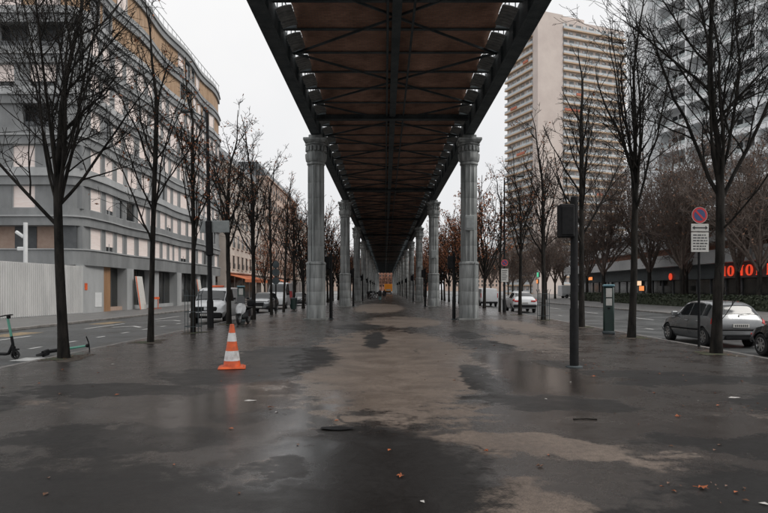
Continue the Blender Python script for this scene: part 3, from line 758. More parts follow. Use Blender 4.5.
for k in range(NF):
    z = fz(k)
    top2 = k >= NF - 2
    # wall zone: piers between windows
    wallm = 'ochre_clad' if top2 else 'fac_grey'
    s = 1.5; pier0 = 0.35; piers = []
    while s < BL - 2:
        wd = rb.choice((1.5, 1.7, 1.7, 1.9)); kind = rb.choices(('blind', 'half', 'open'), (9, 1.6, .9 if s < 22 else 1.8))[0]
        if top2: kind = rb.choice(('open', 'half', 'blind'))
        if not (top2 and rb.random() < .6):
            put_window(k, s + wd / 2, wd, kind, z + .06)
            piers.append((pier0, s)); pier0 = s + wd
        s += wd + rb.choice((.45, .6, .6, .75))
    piers.append((pier0, BL))
    for a, c in piers:
        b = MB(); n = max(2, int((c - a) / .4)); V = []; F = []
        for i in range(n + 1):
            ss = a + (c - a) * i / n
            p0 = fpt(ss, k, -.35); p1 = fpt(ss, k, .0)
            V += [(*p0, z + .06), (*p1, z + .06), (*p1, z + .06 + WH), (*p0, z + .06 + WH)]
        for i in range(n):
            q = 4 * i
            for j in range(4): F.append((q + j, q + (j + 1) % 4, q + 4 + (j + 1) % 4, q + 4 + j))
        F.append((0, 1, 2, 3)); F.append((4 * n, 4 * n + 3, 4 * n + 2, 4 * n + 1))
        b.add(V, F).obj('wall_panel', wallm, bld)
    # band above this floor
    zt = z + .06 + WH
    ribbon(MB(), k, -1.1, .20, zt, zt + .62).obj('floor_band', 'fac_grey', bld)
    ribbon(MB(), k, -.5, .33, zt + .62, zt + .72).obj('band_cap', 'fac_light', bld)
    ribbon(MB(), k, -.9, .12, zt + .72, fz(k + 1) + .06).obj('floor_band', 'fac_light' if k % 2 else 'fac_grey', bld)
    # front wing facing the viewpoint (local y = 0 plane)
    if k == 0:
        MB().box(-14, -1.0, .9, 1.0, z, zt).obj('recess_wall', 'pale_wood', bld)
        MB().box(-5.2, -3.6, .85, .899, z, zt).obj('recess_door', 'fac_dark', bld)
        MB().box(-1.3, -.35, .15, 1.0, z, zt).obj('wall_panel', 'fac_dark', bld)
        continue
    ops = {1: [(-4.9, -3.2, 'blind'), (-9.6, -7.6, 'blind')], 2: [(-4.9, -3.2, 'blind'), (-9.6, -7.6, 'blind')], 3: [(-4.1, -2.1, 'log'), (-9, -6.6, 'log')],
           4: [(-7.0, -4.7, 'half'), (-3.7, -1.7, 'half')], 5: [(-5.8, -3.7, 'log'), (-3.1, -.9, 'log'), (-9.5, -7, 'log')],
           6: [(-6.2, -4.2, 'blind'), (-3.2, -1.4, 'blind')], 7: [(-6.2, -4.2, 'open'), (-3.2, -1.4, 'open')]}[k]
    xs = -14.0
    for (a, c, kind) in sorted(ops):
        MB().box(xs, a, .0, .3, z + .06, zt).obj('wall_panel', wallm, bld); xs = c
        if kind == 'log':
            MB().box(a, c, .95, .99, z + .06, zt).obj('loggia_back', 'fac_dark', bld)
            MB().box(a, c, .1, .14, z + .06, z + .5).obj('loggia_rail', 'fac_dark', bld)
        else:
            me = win_mesh(c - a, WH, kind)
            o = link('window', me[0], bld, ((a + c) / 2, .08, z + .06), -PI / 2); link('pane', me[1], o)
            if me[2]: link('blind', me[2], o)
    MB().box(xs, -1.15, .0, .3, z + .06, zt).obj('wall_panel', wallm, bld)
    b = MB(); ang = [(-1.2 + 1.2 * math.sin(R(a)), 1.2 - 1.2 * math.cos(R(a))) for a in range(0, 91, 15)]
    b.prism(ang + [(-1.0, 1.2)], z + .06, zt, 'z').obj('corner_panel', wallm, bld)
MB().box(-14.2, -.35, .3, BL - .2, fz(NF) + .1, fz(NF) + .35).obj('roof', 'fac_light', bld)
ps = MB()
for s in np.arange(0, BL, 1.3): ps.box(-.5, -.46, s, s + .04, fz(NF) + .35, fz(NF) + 1.3)
ps.box(-.51, -.45, 0, BL, fz(NF) + 1.26, fz(NF) + 1.31); stuff(ps.obj('roof_railing', 'fac_light', bld))
# ground floor along the street
gz = [(0, 3.7, 'panel'), (3.7, 5.1, 'wood'), (5.1, 7.9, 'door'), (7.9, 9.3, 'pier'), (9.3, 13.8, 'glass'), (13.8, 15.3, 'pier'), (15.3, 20.6, 'glass'), (20.6, 22, 'pier'),
      (22, 27.7, 'glass'), (27.7, 28.7, 'pier'), (28.7, 34, 'glass'), (34, 35.3, 'pier'), (35.3, BL, 'glass')]
for a, c, kd in gz:
    if kd == 'panel': MB().box(-.6, .05, a, c, 0, 3.5).obj('wall_panel', 'fac_light', bld)
    elif kd == 'pier': MB().box(-.9, .12, a, c, 0, 3.5).obj('pier', 'fac_light', bld)
    elif kd == 'wood': MB().box(-1.25, -.05, a, c, 0, 3.5).obj('porch_panel', 'wood', bld)
    else:
        MB().box(-.75, -.7, a, c, .3, 3.45).obj('shop_glass', 'glass_shop', bld)
        MB().box(-.8, -.3, a, c, 0, .3).obj('shop_sill', 'pale_wood' if kd == 'door' else 'fac_light', bld)
        n = 3 if kd == 'glass' else 2
        for j in range(1, n): MB().box(-.7, -.62, a + (c - a) * j / n - .04, a + (c - a) * j / n + .04, .3, 3.45).obj('mullion', 'fac_dark', bld)
MB().box(.055, .075, .6, 1.0, 1.7, 2.2).obj('notice', 'cone_orange', bld)
MB().box(.055, .075, 2.2, 3.3, .4, 1.5).obj('notice', 'metal_white', bld)
MB().box(-1.3, -.3, .0, .3, 0, 3.5).obj('wall_panel', 'fac_grey', bld)
# boards leaning in the shop front
for (y, w_, lab) in ((53.6, 1.5, 'pale board leaning by the first shop window of the grey block'), (71, 1.4, 'pale board leaning by a farther shop window of the grey block')):
    b = thing('leaning_board', lab, 'board', (-21.2, y, 0))
    m4 = Matrix.Rotation(R(-8), 4, 'Y')
    MB().cbox(-.03, .03, 0, w_, 0, 2.9, .01, 0, m4).obj('panel', 'sign_white', b)
    MB().box(.031, .045, 0, .18, 0, 2.9, 0, m4).obj('tape', 'cone_orange', b)
t = thing('trestle_barrier', 'small orange trestle barrier by the shop front', 'barrier', (-20.6, 55.5, 0))
MB().box(-.05, .05, -1.0, 1.0, .85, 1.05).obj('rail', 'cone_orange', t)
for y in (-.8, .8): MB().box(-.3, .3, y - .03, y + .03, 0, .05).box(-.03, .03, y - .03, y + .03, .05, .85).obj('leg', 'cone_orange', t)

# hoarding of corrugated panels in front of the wing
fx0, fy0, fx1, fy1 = -23.0, 28.6, -21.85, 44.75
fc = thing('hoarding', 'white corrugated site hoarding in front of the grey block', 'fence', (fx0, fy0, 0), math.atan2(fy1 - fy0, fx1 - fx0))
L = math.hypot(fx1 - fx0, fy1 - fy0); b = MB(); n = int(2.0 / .2)
for i in range(n):
    a = i * .2; q = [(a, 0), (a + .07, 0), (a + .09, .06), (a + .17, .06), (a + .195, 0)]
    for (x0_, y0_), (x1_, y1_) in zip(q, q[1:]):
        b.add([(x0_, -y0_, .05), (x1_, -y1_, .05), (x1_, -y1_, 3.4), (x0_, -y0_, 3.4)], [(0, 1, 2, 3)])
pm = b.mesh('panel', 'fence_white', fix=False)
for i in range(int(L / 2.0)): link('panel', pm, fc, (i * 2.03, random.uniform(-.01, .01), random.uniform(-.01, .01)))
MB().box(0, L, .03, .08, 3.36, 3.42).obj('top_rail', 'fence_white', fc); MB().box(0, L, -.02, .1, 0, .06).obj('base_rail', 'fac_light', fc)
# return panel to the corner
t = thing('camera_mast', 'white mast with a surveillance camera above the hoarding', 'camera mast', (-22.9, 39.5, 0))
MB().tube([(0, 0, 0), (0, 0, 6.0)], .13, 12).obj('mast', 'metal_white', t, smooth='auto')
MB().cbox(-.75, -.1, -.1, .1, -.1, .1, .04, 0, Matrix.Translation((0, 0, 5.0)) @ Matrix.Rotation(R(35), 4, 'Y')).cbox(-.5, .0, -.12, .12, 4.2, 4.45, .04).obj('camera_housing', 'metal_white', t)

# ------------------------------------------------------------------ far left facades
def plain_building(label, loc, length, nfl, z_g, pf, wsp, wallm, roofm, depth=12, xdir=1, awn=None, shutters=False):
    t = thing('street_house', label, 'building', loc, 0, 'street houses on the left')
    H = z_g + nfl * pf
    MB().box(-depth, 0, 0, length, 0, H).obj('wall', wallm, t)
    MB().prism([(0.0, H + .0), (-1.6, H + 2.6), (-depth + 1.6, H + 2.6), (-depth, H + .0)], 0, length, 'y').obj('roof', roofm, t)
    for z in [z_g] + [z_g + pf * nfl - .15]:
        MB().cbox(0.003, .35, 0, length, z - .12, z + .16, .03).obj('cornice', wallm, t)
    key = label
    fr = MB(); wd, h = 1.1, pf * .62
    fr.box(0.004, .10, -wd / 2 - .12, -wd / 2, 0, h).box(0.004, .10, wd / 2, wd / 2 + .12, 0, h).box(0.004, .14, -wd / 2 - .15, wd / 2 + .15, h, h + .12).box(0.004, .18, -wd / 2 - .15, wd / 2 + .15, -.1, 0)
    frm = fr.mesh('window', wallm); pnm = MB().box(0.004, .03, -wd / 2, wd / 2, 0, h).mesh('pane', 'glass_dark')
    rlm = MB().box(.19, .21, -wd / 2, wd / 2, .75, .8)
    for j in range(8): rlm.box(.19, .21, -wd / 2 + j * wd / 7 - .008, -wd / 2 + j * wd / 7 + .008, 0, .75)
    rlm = rlm.mesh('window_rail', 'iron')
    n = int(length / wsp)
    for f in range(nfl):
        for i in range(n):
            o = link('window', frm, t, (0, (i + .5) * length / n, z_g + f * pf + .5)); link('pane', pnm, o); link('window_rail', rlm, o)
    for i in range(int(length / 5)):
        MB().box(.004, .05, i * 5 + .5, i * 5 + 4.5, .3, z_g - .6).obj('shop_front', 'glass_shop', t)
    if awn:
        a0, a1, m = awn
        MB().prism([(.0, 3.9), (2.6, 3.2), (2.6, 2.75), (2.55, 2.75), (2.55, 3.15), (0, 3.8)], a0, a1, 'y').obj('awning', m, t)
    return t
plain_building('cream stone corner house with an orange cafe awning', (-22.2, 86.5, 0), 28, 5, 4.2, 3.1, 2.6, 'cream', 'slate', awn=(.5, 17, 'awning'))
plain_building('pinkish stone house beyond the cream corner house', (-22.0, 115, 0), 40, 6, 4.2, 3.1, 2.7, 'pink_fac', 'slate', awn=(3, 12, 'awning'))
plain_building('farthest pale house at the end of the left street front', (-22.4, 155.6, 0), 60, 5, 4.2, 3.1, 3.0, 'cream', 'slate')

# ------------------------------------------------------------------ right: striped tower
dv = Vector((-.371, .928, 0)); ev = Vector((.928, .371, 0))
tw = thing('residential_tower', 'tall pinkish residential tower with ochre striped balcony floors', 'tower', (53, 215, 0), math.atan2(.371, .928))
# local x = e (along end face), local y = d (receding left face)
TD, TE, NT, PT = 20, 38.5, 33, 2.92
MB().box(.6, TE, .6, TD, 0, NT * PT + 1).obj('core', 'tower_pink', tw)
MB().box(0, 10.6, 0, 3, 0, NT * PT + 2.2).obj('blank_wall', 'tower_pink', tw)
MB().box(14, 24, 5, 13, NT * PT + 1, NT * PT + 4.5).obj('roof_house', 'tower_pink', tw)
rt_ = random.Random(9)
for f in range(NT):
    z = f * PT
    for nm, m, za, zb_, off in (('balcony_slab', 'tower_ochre', 0, .42, .55), ('parapet', 'tower_blue', .42, 1.25, .45)):
        MB().box(10.75, TE + .2, -off, .59, z + za, z + zb_).obj(nm, m, tw)
        MB().box(-off + .0, .59, 3.01, TD + .2, z + za, z + zb_).obj(nm, m, tw)
    b = MB()
    for i in range(9): b.box(10.9 + i * 2.9, 10.9 + i * 2.9 + rt_.uniform(1.5, 2.3), .5, .597, z + 1.25, z + 2.6)
    stuff(b.obj('window_row', 'tower_glass', tw))
    b = MB()
    for i in range(6): b.box(.5, .597, 3.4 + i * 2.8, 3.4 + i * 2.8 + rt_.uniform(1.4, 2.2), z + 1.25, z + 2.6)
    stuff(b.obj('window_row', 'tower_glass', tw))
for f in range(NT):
    z = f * PT; b = MB()
    for i in range(9):
        if rt_.random() < .45: h_ = rt_.uniform(.3, 1.2); b.box(10.95 + i * 2.9, 10.95 + i * 2.9 + rt_.uniform(.7, 1.4), .44, .495, z + 2.6 - h_, z + 2.6)
    for i in range(6):
        if rt_.random() < .45: h_ = rt_.uniform(.3, 1.2); b.box(.44, .495, 3.45 + i * 2.8, 3.45 + i * 2.8 + rt_.uniform(.7, 1.4), z + 2.6 - h_, z + 2.6)
    if b.v: stuff(b.obj('blind_row', 'podium_white', tw))
for f, a, l_ in ((22, 10.9, 7), (24, 16, 3), (12, 25, 3)):
    MB().box(a, a + l_, -.75, -.56, f * PT + .5, f * PT + 1.35).obj('awning', 'tower_red', tw)
for f, a, l_ in ((17, 7, 5), (23, 12, 4), (28, 5, 3)):
    MB().box(-.75, -.56, a, a + l_, f * PT + .5, f * PT + 1.35).obj('awning', 'tower_red', tw)

# ------------------------------------------------------------------ right: white slab block
sbk = thing('white_apartment_slab', 'white apartment slab with a grid of recessed balconies', 'building', (40.6, 93, 0), math.atan2(.371, .928))
# local y<0 runs along the long face toward the viewer; local x>0 goes into the block
PS, NS, BAY = 3.1, 17, 5.35
MB().box(2.2, 16, -44, -.1, 0, NS * PS + 6).obj('core', 'slab_white', sbk)
MB().box(-1.6, 14, -.05, 4, 0, NS * PS + 8).obj('end_tower', 'slab_white', sbk)
for i in range(1, 18): MB().box(-1.62, 14, -.09, -.051, i * PS - .02, i * PS + .02).obj('panel_joint', 'podium_white', sbk)
NBY = 8
fin = MB().box(-.2, 2.2, -.13, .13, 0, NS * PS + 6).mesh('fin', 'slab_white')
for j in range(NBY + 1): link('fin', fin, sbk, (0, -.3 - j * BAY, 0))
flo = MB().box(-.1, 2.2, -NBY * BAY - .2, -.4, 0, .30).mesh('floor_slab', 'slab_white')
par = MB().box(-.06, .06, -BAY + .16, -.16, .30, .78).mesh('parapet', 'slab_white')
rai = MB().box(-.02, .02, -BAY + .16, -.16, .80, 1.28)
rai = rai.mesh('rail_panel', 'slab_rail')
wdw = MB().box(2.1, 2.19, -BAY + .5, -BAY + 3.3, .3, 2.7).mesh('window', 'glass_dark')
dor = MB().box(2.1, 2.19, -1.7, -.9, .3, 2.6).mesh('balcony_door', 'glass_dark')
for f in range(4, NS):
    z = f * PS
    link('floor_slab', flo, sbk, (0, 0, z))
    for j in range(NBY):
        bo = link('balcony', par if True else None, sbk, (0, -.3 - j * BAY, z))
        link('rail_panel', rai, bo); link('window', wdw, bo); link('balcony_door', dor, bo)

# ------------------------------------------------------------------ right: shop podium
pod = thing('shop_podium', 'long low shop block with grey fascia, white bands and glass front', 'building', (36, 45, 0))
PL = 75
MB().box(.6, 20, 0, PL, 0, 9.4).obj('core', 'podium_grey', pod)
MB().box(-.3, .6, 0, PL, 2.9, 4.5).obj('fascia', 'podium_grey', pod)
MB().box(-1.4, .6, 0, PL, 4.5, 5.9).obj('canopy_band', 'podium_white', pod)
MB().box(-.1, .6, 0, PL, 5.9, 6.8).obj('brick_band', 'brick_red', pod)
MB().box(-1.0, .6, 0, PL, 6.8, 8.0).obj('canopy_band', 'podium_white', pod)
MB().box(-.4, 20, 0, PL, 9.4, 9.9).obj('roof_edge', 'podium_white', pod)
for i in range(25):
    MB().box(.3, .4, i * 3 + .15, i * 3 + 2.85, .3, 2.85).obj('shop_glass', 'glass_shop', pod)
    MB().box(.2, .6, i * 3 - .12, i * 3 + .12, 0, 2.9).obj('mullion', 'fac_dark', pod)
    MB().box(.5, .597, i * 3 + .3, i * 3 + 2.7, 8.05, 9.35).obj('window', 'glass_dark', pod)
# shop sign: individual lit letters, Roman capitals with thick and thin strokes
def letter(ch, w_=1.1, h=1.02):
    b = MB(); T, tn, d = .25, .09, .12
    def st(x0_, z0_, x1_, z1_, t_):
        b.prism([(x0_ - t_ / 2, z0_), (x0_ + t_ / 2, z0_), (x1_ + t_ / 2, z1_), (x1_ - t_ / 2, z1_)], 0, d, 'x')
    def serif(x, z, l_=.22): b.box(0, d, x - l_, x + l_, z - .03, z + .03)
    def arc(cx, cz, rx, rz_, a0, a1, n=20):
        for i in range(n):
            A, C = a0 + (a1 - a0) * i / n, a0 + (a1 - a0) * (i + 1) / n
            def pt(a): 
                th = tn + (T - tn) * abs(math.cos(a)); return ((cx + rx * math.cos(a), cz + rz_ * math.sin(a)), (cx + (rx - th) * math.cos(a), cz + (rz_ - tn) * math.sin(a)))
            p, q = pt(A), pt(C); b.prism([p[0], q[0], q[1], p[1]], 0, d, 'x')
    if ch == 'O': arc(w_ / 2, h / 2, w_ / 2, h / 2 + .03, 0, 2 * PI, 28)
    if ch == 'I': st(w_ / 2, 0, w_ / 2, h, T); serif(w_ / 2, .03); serif(w_ / 2, h - .03)
    if ch == 'N': st(.15, 0, .15, h, tn); st(w_ - .15, 0, w_ - .15, h, tn); st(.2, h, w_ - .2, 0, T); serif(.15, .03); serif(w_ - .15, h - .03)
    if ch == 'M': st(.1, 0, .1, h, tn); st(w_ - .12, 0, w_ - .12, h, T); st(.15, h, w_ / 2, .1, T); st(w_ / 2, .1, w_ - .15, h, tn); serif(.1, .03, .15); serif(w_ - .12, .03)
    if ch in 'PR': st(.3, 0, .3, h, T); serif(.3, .03); arc(.4, h * .73, .5, h * .27 + .01, -PI / 2, PI / 2, 14); b.box(0, d, .3, .45, h - .08, h); b.box(0, d, .3, .45, h * .46, h * .46 + .08)
    if ch == 'R': st(.5, h * .46, 1.0, 0, T)
    if ch == 'X': st(.2, h, .95, 0, T); st(.95, h, .2, 0, tn); serif(.2, h - .03); serif(.95, .03)
    return b
sg = thing('shop_sign', 'red glowing shop name in Roman capitals on the grey fascia', 'sign', (35.58, 65.9, 3.12))
for i, ch in enumerate('MONOPRIX'):
    lo = letter(ch).obj('letter', 'sign_red', sg, loc=(0, -i * 1.63, 0))
    lo.rotation_euler = (0, 0, PI); 
    # mirrored so that the word reads from the street
MB().box(.14, .2, -12.2, 1.2, .2, .28).obj('sign_rail', 'podium_grey', sg)
lg = thing('logo_sign', 'small red glowing emblem left of the shop name', 'sign', (35.6, 77.2, 3.3)); MB().lathe([(.05, 0), (.42, .02), (.42, .1)], 20, 0, Matrix.Rotation(R(-90), 4, 'Y')).obj('emblem', 'sign_red', lg)
# small lit things along the shops
def lit(name, lab, loc, sx, sz, m):
    t = thing(name, lab, 'sign', loc); MB().cbox(-.09, .09, -sx / 2, sx / 2, 0, sz, .03).obj('case', 'plastic_black', t)
    MB().cbox(-.11, -.091, -sx / 2 + .05, sx / 2 - .05, .05, sz - .05, .005).obj('face', m, t)
    MB().tube([(0, 0, -loc[2] + 0), (0, 0, 0)], .04, 6).obj('post', 'iron', t)
lit('lit_sign', 'warm lit shop sign among the trees right of the meter', (34.6, 84.5, 2.2), 2.2, .7, 'lamp_white')
lit('lit_sign', 'lower orange lit sign by the hedge', (33.0, 79.5, 1.5), 1.6, .7, 'lamp_warm')
lit('lit_sign', 'orange lit restaurant board above the parking meter', (34.4, 104, 3.2), 3.0, .6, 'lamp_warm')
lit('lit_sign', 'small green lit pharmacy sign far on the right', (24, 97, 3.6), 1.2, .8, 'lamp_green')
lit('lit_sign', 'small orange lit sign under the green one', (23.9, 97, 2.6), 1.0, .7, 'lamp_warm')
# hedge
hb = MB(); rh = random.Random(4)
for i in range(9000):
    p = Vector((30.2 + rh.uniform(-.5, .5), rh.uniform(46, 100), rh.uniform(.05, 1.25) ** 1)); u = Vector((rh.gauss(0, 1), rh.gauss(0, 1), rh.gauss(0, 1))).normalized() * .12
    v = u.cross(Vector((rh.gauss(0, 1), rh.gauss(0, 1), rh.gauss(0, 1)))).normalized() * .08
    hb.add([p - u, p + v, p + u, p - v], [(0, 1, 2, 3)])
hd = thing('hedge', 'dark clipped hedge in front of the shop block on the right', 'hedge', (0, 0, 0))
stuff(hb.obj('foliage', 'hedge', hd, fix=False)); MB().box(29.85, 30.55, 46, 100, -.02, .9).obj('inner_mass', 'hedge', hd)
# far closing buildings at the end of the avenue
for (x0_, x1_, y_, h_, m_, lab) in ((-60, -8, 560, 26, 'pink_fac', 'distant pinkish block closing the avenue on the left'), (-6, 46, 600, 22, 'brick_red', 'distant pale block closing the avenue in the middle'), (50, 110, 520, 24, 'pink_fac', 'distant block closing the avenue on the right')):
    t = thing('distant_block', lab, 'building', (x0_, y_, 0)); W = x1_ - x0_
    MB().box(0, W, 0, 12, 0, h_).obj('wall', m_, t); MB().prism([(0, h_), (W, h_), (W - 2, h_ + 4), (2, h_ + 4)], 0.2, 11.8, 'y').obj('roof', 'slate', t)
    b = MB()
    for f in range(int(h_ / 3.2) - 1):
        for i in range(int(W / 3)): b.box(i * 3 + .9, i * 3 + 2.1, -.06, .02, f * 3.2 + 4, f * 3.2 + 6)
    stuff(b.obj('window_rows', 'glass_dark', t))

# ------------------------------------------------------------------ vehicles
def pchip(xs, ys, x):
    xs = np.array(xs, float); ys = np.array(ys, float); h = np.diff(xs); dl = np.diff(ys) / h; d = np.zeros(len(xs))
    for i in range(1, len(xs) - 1):
        if dl[i - 1] * dl[i] > 0:
            w1 = 2 * h[i] + h[i - 1]; w2 = h[i] + 2 * h[i - 1]; d[i] = (w1 + w2) / (w1 / dl[i - 1] + w2 / dl[i])
    d[0], d[-1] = dl[0], dl[-1]
    i = min(max(np.searchsorted(xs, x) - 1, 0), len(h) - 1); t = (x - xs[i]) / h[i]
    return ((1 + 2 * t) * (1 - t) ** 2 * ys[i] + t * (1 - t) ** 2 * h[i] * d[i] + t * t * (3 - 2 * t) * ys[i + 1] + t * t * (t - 1) * h[i] * d[i + 1])
class Shell:
    def __init__(s, st): s.st = st; s.ys = [a[0] for a in st]
    def ring(s, y):
        zb, zm, zt, ws, wm, wb, wt = [pchip(s.ys, [a[i] for a in s.st], y) for i in range(1, 8)]
        return [(0, zb), (ws * .9, zb), (ws, zb + .10), (wm, zb + (zm - zb) * .52), (wb, zm), (wt + .02, zt - .05), (wt * .86, zt), (0, zt + .02)]
    def P(s, y, q):
        r = s.ring(y); sg_ = 1
        if q > 7: q = 14 - q; sg_ = -1
        i = min(int(q), 6); t = q - i
        return Vector((sg_ * (r[i][0] * (1 - t) + r[i + 1][0] * t), y, r[i][1] * (1 - t) + r[i + 1][1] * t))
    def body(s, b):
        ys = []
        for a, c in zip(s.ys, s.ys[1:]):
            n = max(2, int((c - a) / .09)); ys += [a + (c - a) * i / n for i in range(n)]
        ys.append(s.ys[-1]); qs = [i * .5 for i in range(28)]; n = len(qs); V = []; F = []
        for y in ys: V += [s.P(y, q) for q in qs]
        for i in range(len(ys) - 1):
            for j in range(n): F.append((i * n + j, i * n + (j + 1) % n, (i + 1) * n + (j + 1) % n, (i + 1) * n + j))
        F.append(tuple(range(n))); F.append(tuple((len(ys) - 1) * n + j for j in range(n - 1, -1, -1)))
        return b.add(V, F)
    def patch(s, b, y0, y1, q0, q1, off=.008, nt_=8, nq=8, skew=0):
        V = []; F = []
        for i in range(nt_ + 1):
            for j in range(nq + 1):
                q = q0 + (q1 - q0) * j / nq; y = y0 + (y1 - y0) * i / nt_ + skew * (j / nq - .5)
                p = s.P(y, q); e = 1e-3
                du = s.P(y + e, q) - s.P(y - e, q); dw = s.P(y, min(q + .02, 13.99)) - s.P(y, q - .02)
                nn = du.cross(dw)
                if nn.length < 1e-9: nn = Vector((0, 0, 1))
                nn.normalize()
                c = Vector((0, y, .8))
                if nn.dot(p - c) < 0: nn = -nn
                V.append(p + nn * off)
        for i in range(nt_):
            for j in range(nq): a = i * (nq + 1) + j; F.append((a, a + 1, a + nq + 2, a + nq + 1))
        return b.add(V, F)
wheel_cache = {}
def wheel_meshes(r):
    if r in wheel_cache: return wheel_cache[r]
    X = Matrix.Rotation(R(90), 4, 'Y')
    ty = MB().lathe([(r * .66, -.09), (r * .9, -.1), (r, -.075), (r, .075), (r * .9, .1), (r * .66, .09)], 28, 0, X, cap=False)
    ty.lathe([(r * .655, -.088), (r * .655, .088)], 28, 0, X)
    rim = MB().lathe([(r * .66, .04), (r * .66, .092), (r * .6, .095), (r * .58, .05)], 28, 0, X, cap=False).lathe([(.06, .04), (.06, .085), (.02, .09)], 12, 0, X)
    for i in range(7):
        m4 = Matrix.Rotation(2 * PI * i / 7, 4, 'X'); rim.box(.055, .085, -.03, .03, .04, r * .62, 0, m4)
    for o in (rim,):
        o.v = [(x + .006, y, z) for x, y, z in o.v]
    wheel_cache[r] = (ty.mesh('tyre', 'rubber', smooth='auto'), rim.mesh('rim', 'chrome', smooth='auto'))
    return wheel_cache[r]
def vehicle(name, label, cat, loc, rz, st, paint, wy, wr, side_win, screen, rearwin, group=None, dark_low=True, mirror_y=.6, lights_rear=None, front=None, rear=None):
    t = thing(name, label, cat, loc, rz, group); sh = Shell(st)
    bo = sh.body(MB()).obj('body', paint, t, smooth='auto'); wm = max(a[5] for a in st)
    cut = MB()
    for y in wy:
        for sx in (-1, 1): cut.lathe([(wr + .055, -.17), (wr + .055, .17)], 28, 0, Matrix.Translation((sx * (wm - .05), y, wr)) @ Matrix.Rotation(R(90), 4, 'Y'))
    co = cut.obj('cutter', 'plastic_black')
    md = bo.modifiers.new('arch', 'BOOLEAN'); md.object = co; md.operation = 'DIFFERENCE'; md.solver = 'EXACT'
    bo.parent = None
    dg = bpy.context.evaluated_depsgraph_get(); me = bpy.data.meshes.new_from_object(bo.evaluated_get(dg))
    bo.modifiers.clear(); old = bo.data; bo.data = me; bpy.data.objects.remove(co); bo.parent = t
    ty, rim = wheel_meshes(wr)
    for y in wy:
        for sx in (-1, 1):
            wo = link('wheel', ty, t, (sx * (wm - .13), y, wr), 0 if sx > 0 else PI); link('rim', rim, wo)
            MB().lathe([(wr + .052, 0), (wr + .052, .012)], 24, 0, Matrix.Translation((sx * (wm - .21), y, wr)) @ Matrix.Rotation(R(90), 4, 'Y')).obj('wheel_arch', 'plastic_black', t)
    for (a, c) in side_win:
        sh.patch(MB(), a, c, 4.14, 4.93).obj('side_window', 'glass_dark', t, smooth=True, fix=False)
        sh.patch(MB(), a, c, 9.86, 9.07).obj('side_window', 'glass_dark', t, smooth=True, fix=False)
    if screen: sh.patch(MB(), screen[0], screen[1], 5.25, 8.75, .009, 8, 12).obj('windscreen', 'glass_dark', t, smooth=True, fix=False)
    if rearwin: sh.patch(MB(), rearwin[0], rearwin[1], 5.3, 8.7, .009, 8, 12).obj('rear_window', 'glass_dark', t, smooth=True, fix=False)
    for sx in (-1, 1):
        mp = sh.P(mirror_y, 4.2); 
        MB().cbox(sx * (mp.x - .02), sx * (mp.x + .2), mirror_y - .05, mirror_y + .06, mp.z - .02, mp.z + .15, .035).obj('mirror', paint if cat == 'car' else 'plastic_black', t)
    return t, sh
def plate(t, y, z, w_=.52, h=.11):
    s_ = 1 if y > 0 else -1
    p = MB().cbox(-w_ / 2, w_ / 2, y - .012, y + .012, z - h / 2, z + h / 2, .004).obj('number_plate', 'sign_white', t)
    b = MB(); rr_ = random.Random(1)
    for i in range(7): 
        x = -w_ / 2 + .06 + i * .062; b.box(x, x + .034, y + s_ * .013, y + s_ * .016, z - .034, z + .034)
    b.obj('characters', 'ink', p)
HATCH = [(-2.02, .42, .74, .80, .60, .74, .72, .62), (-1.98, .32, .82, .90, .72, .82, .78, .67), (-1.90, .26, .89, 1.0, .76, .85, .81, .70), (-1.72, .24, .92, 1.19, .77, .86, .81, .66), (-1.52, .23, .94, 1.38, .78, .86, .81, .60),
         (-1.2, .22, .94, 1.46, .78, .865, .815, .57), (-.4, .2, .92, 1.49, .78, .865, .815, .56), (.22, .2, .91, 1.44, .78, .86, .81, .56), (.7, .2, .9, 1.16, .78, .86, .80, .61), (1.02, .2, .88, .99, .78, .86, .79, .66),
         (1.5, .22, .79, .88, .76, .85, .76, .62), (1.82, .26, .68, .76, .70, .80, .70, .52), (1.98, .32, .56, .62, .55, .62, .56, .40)]
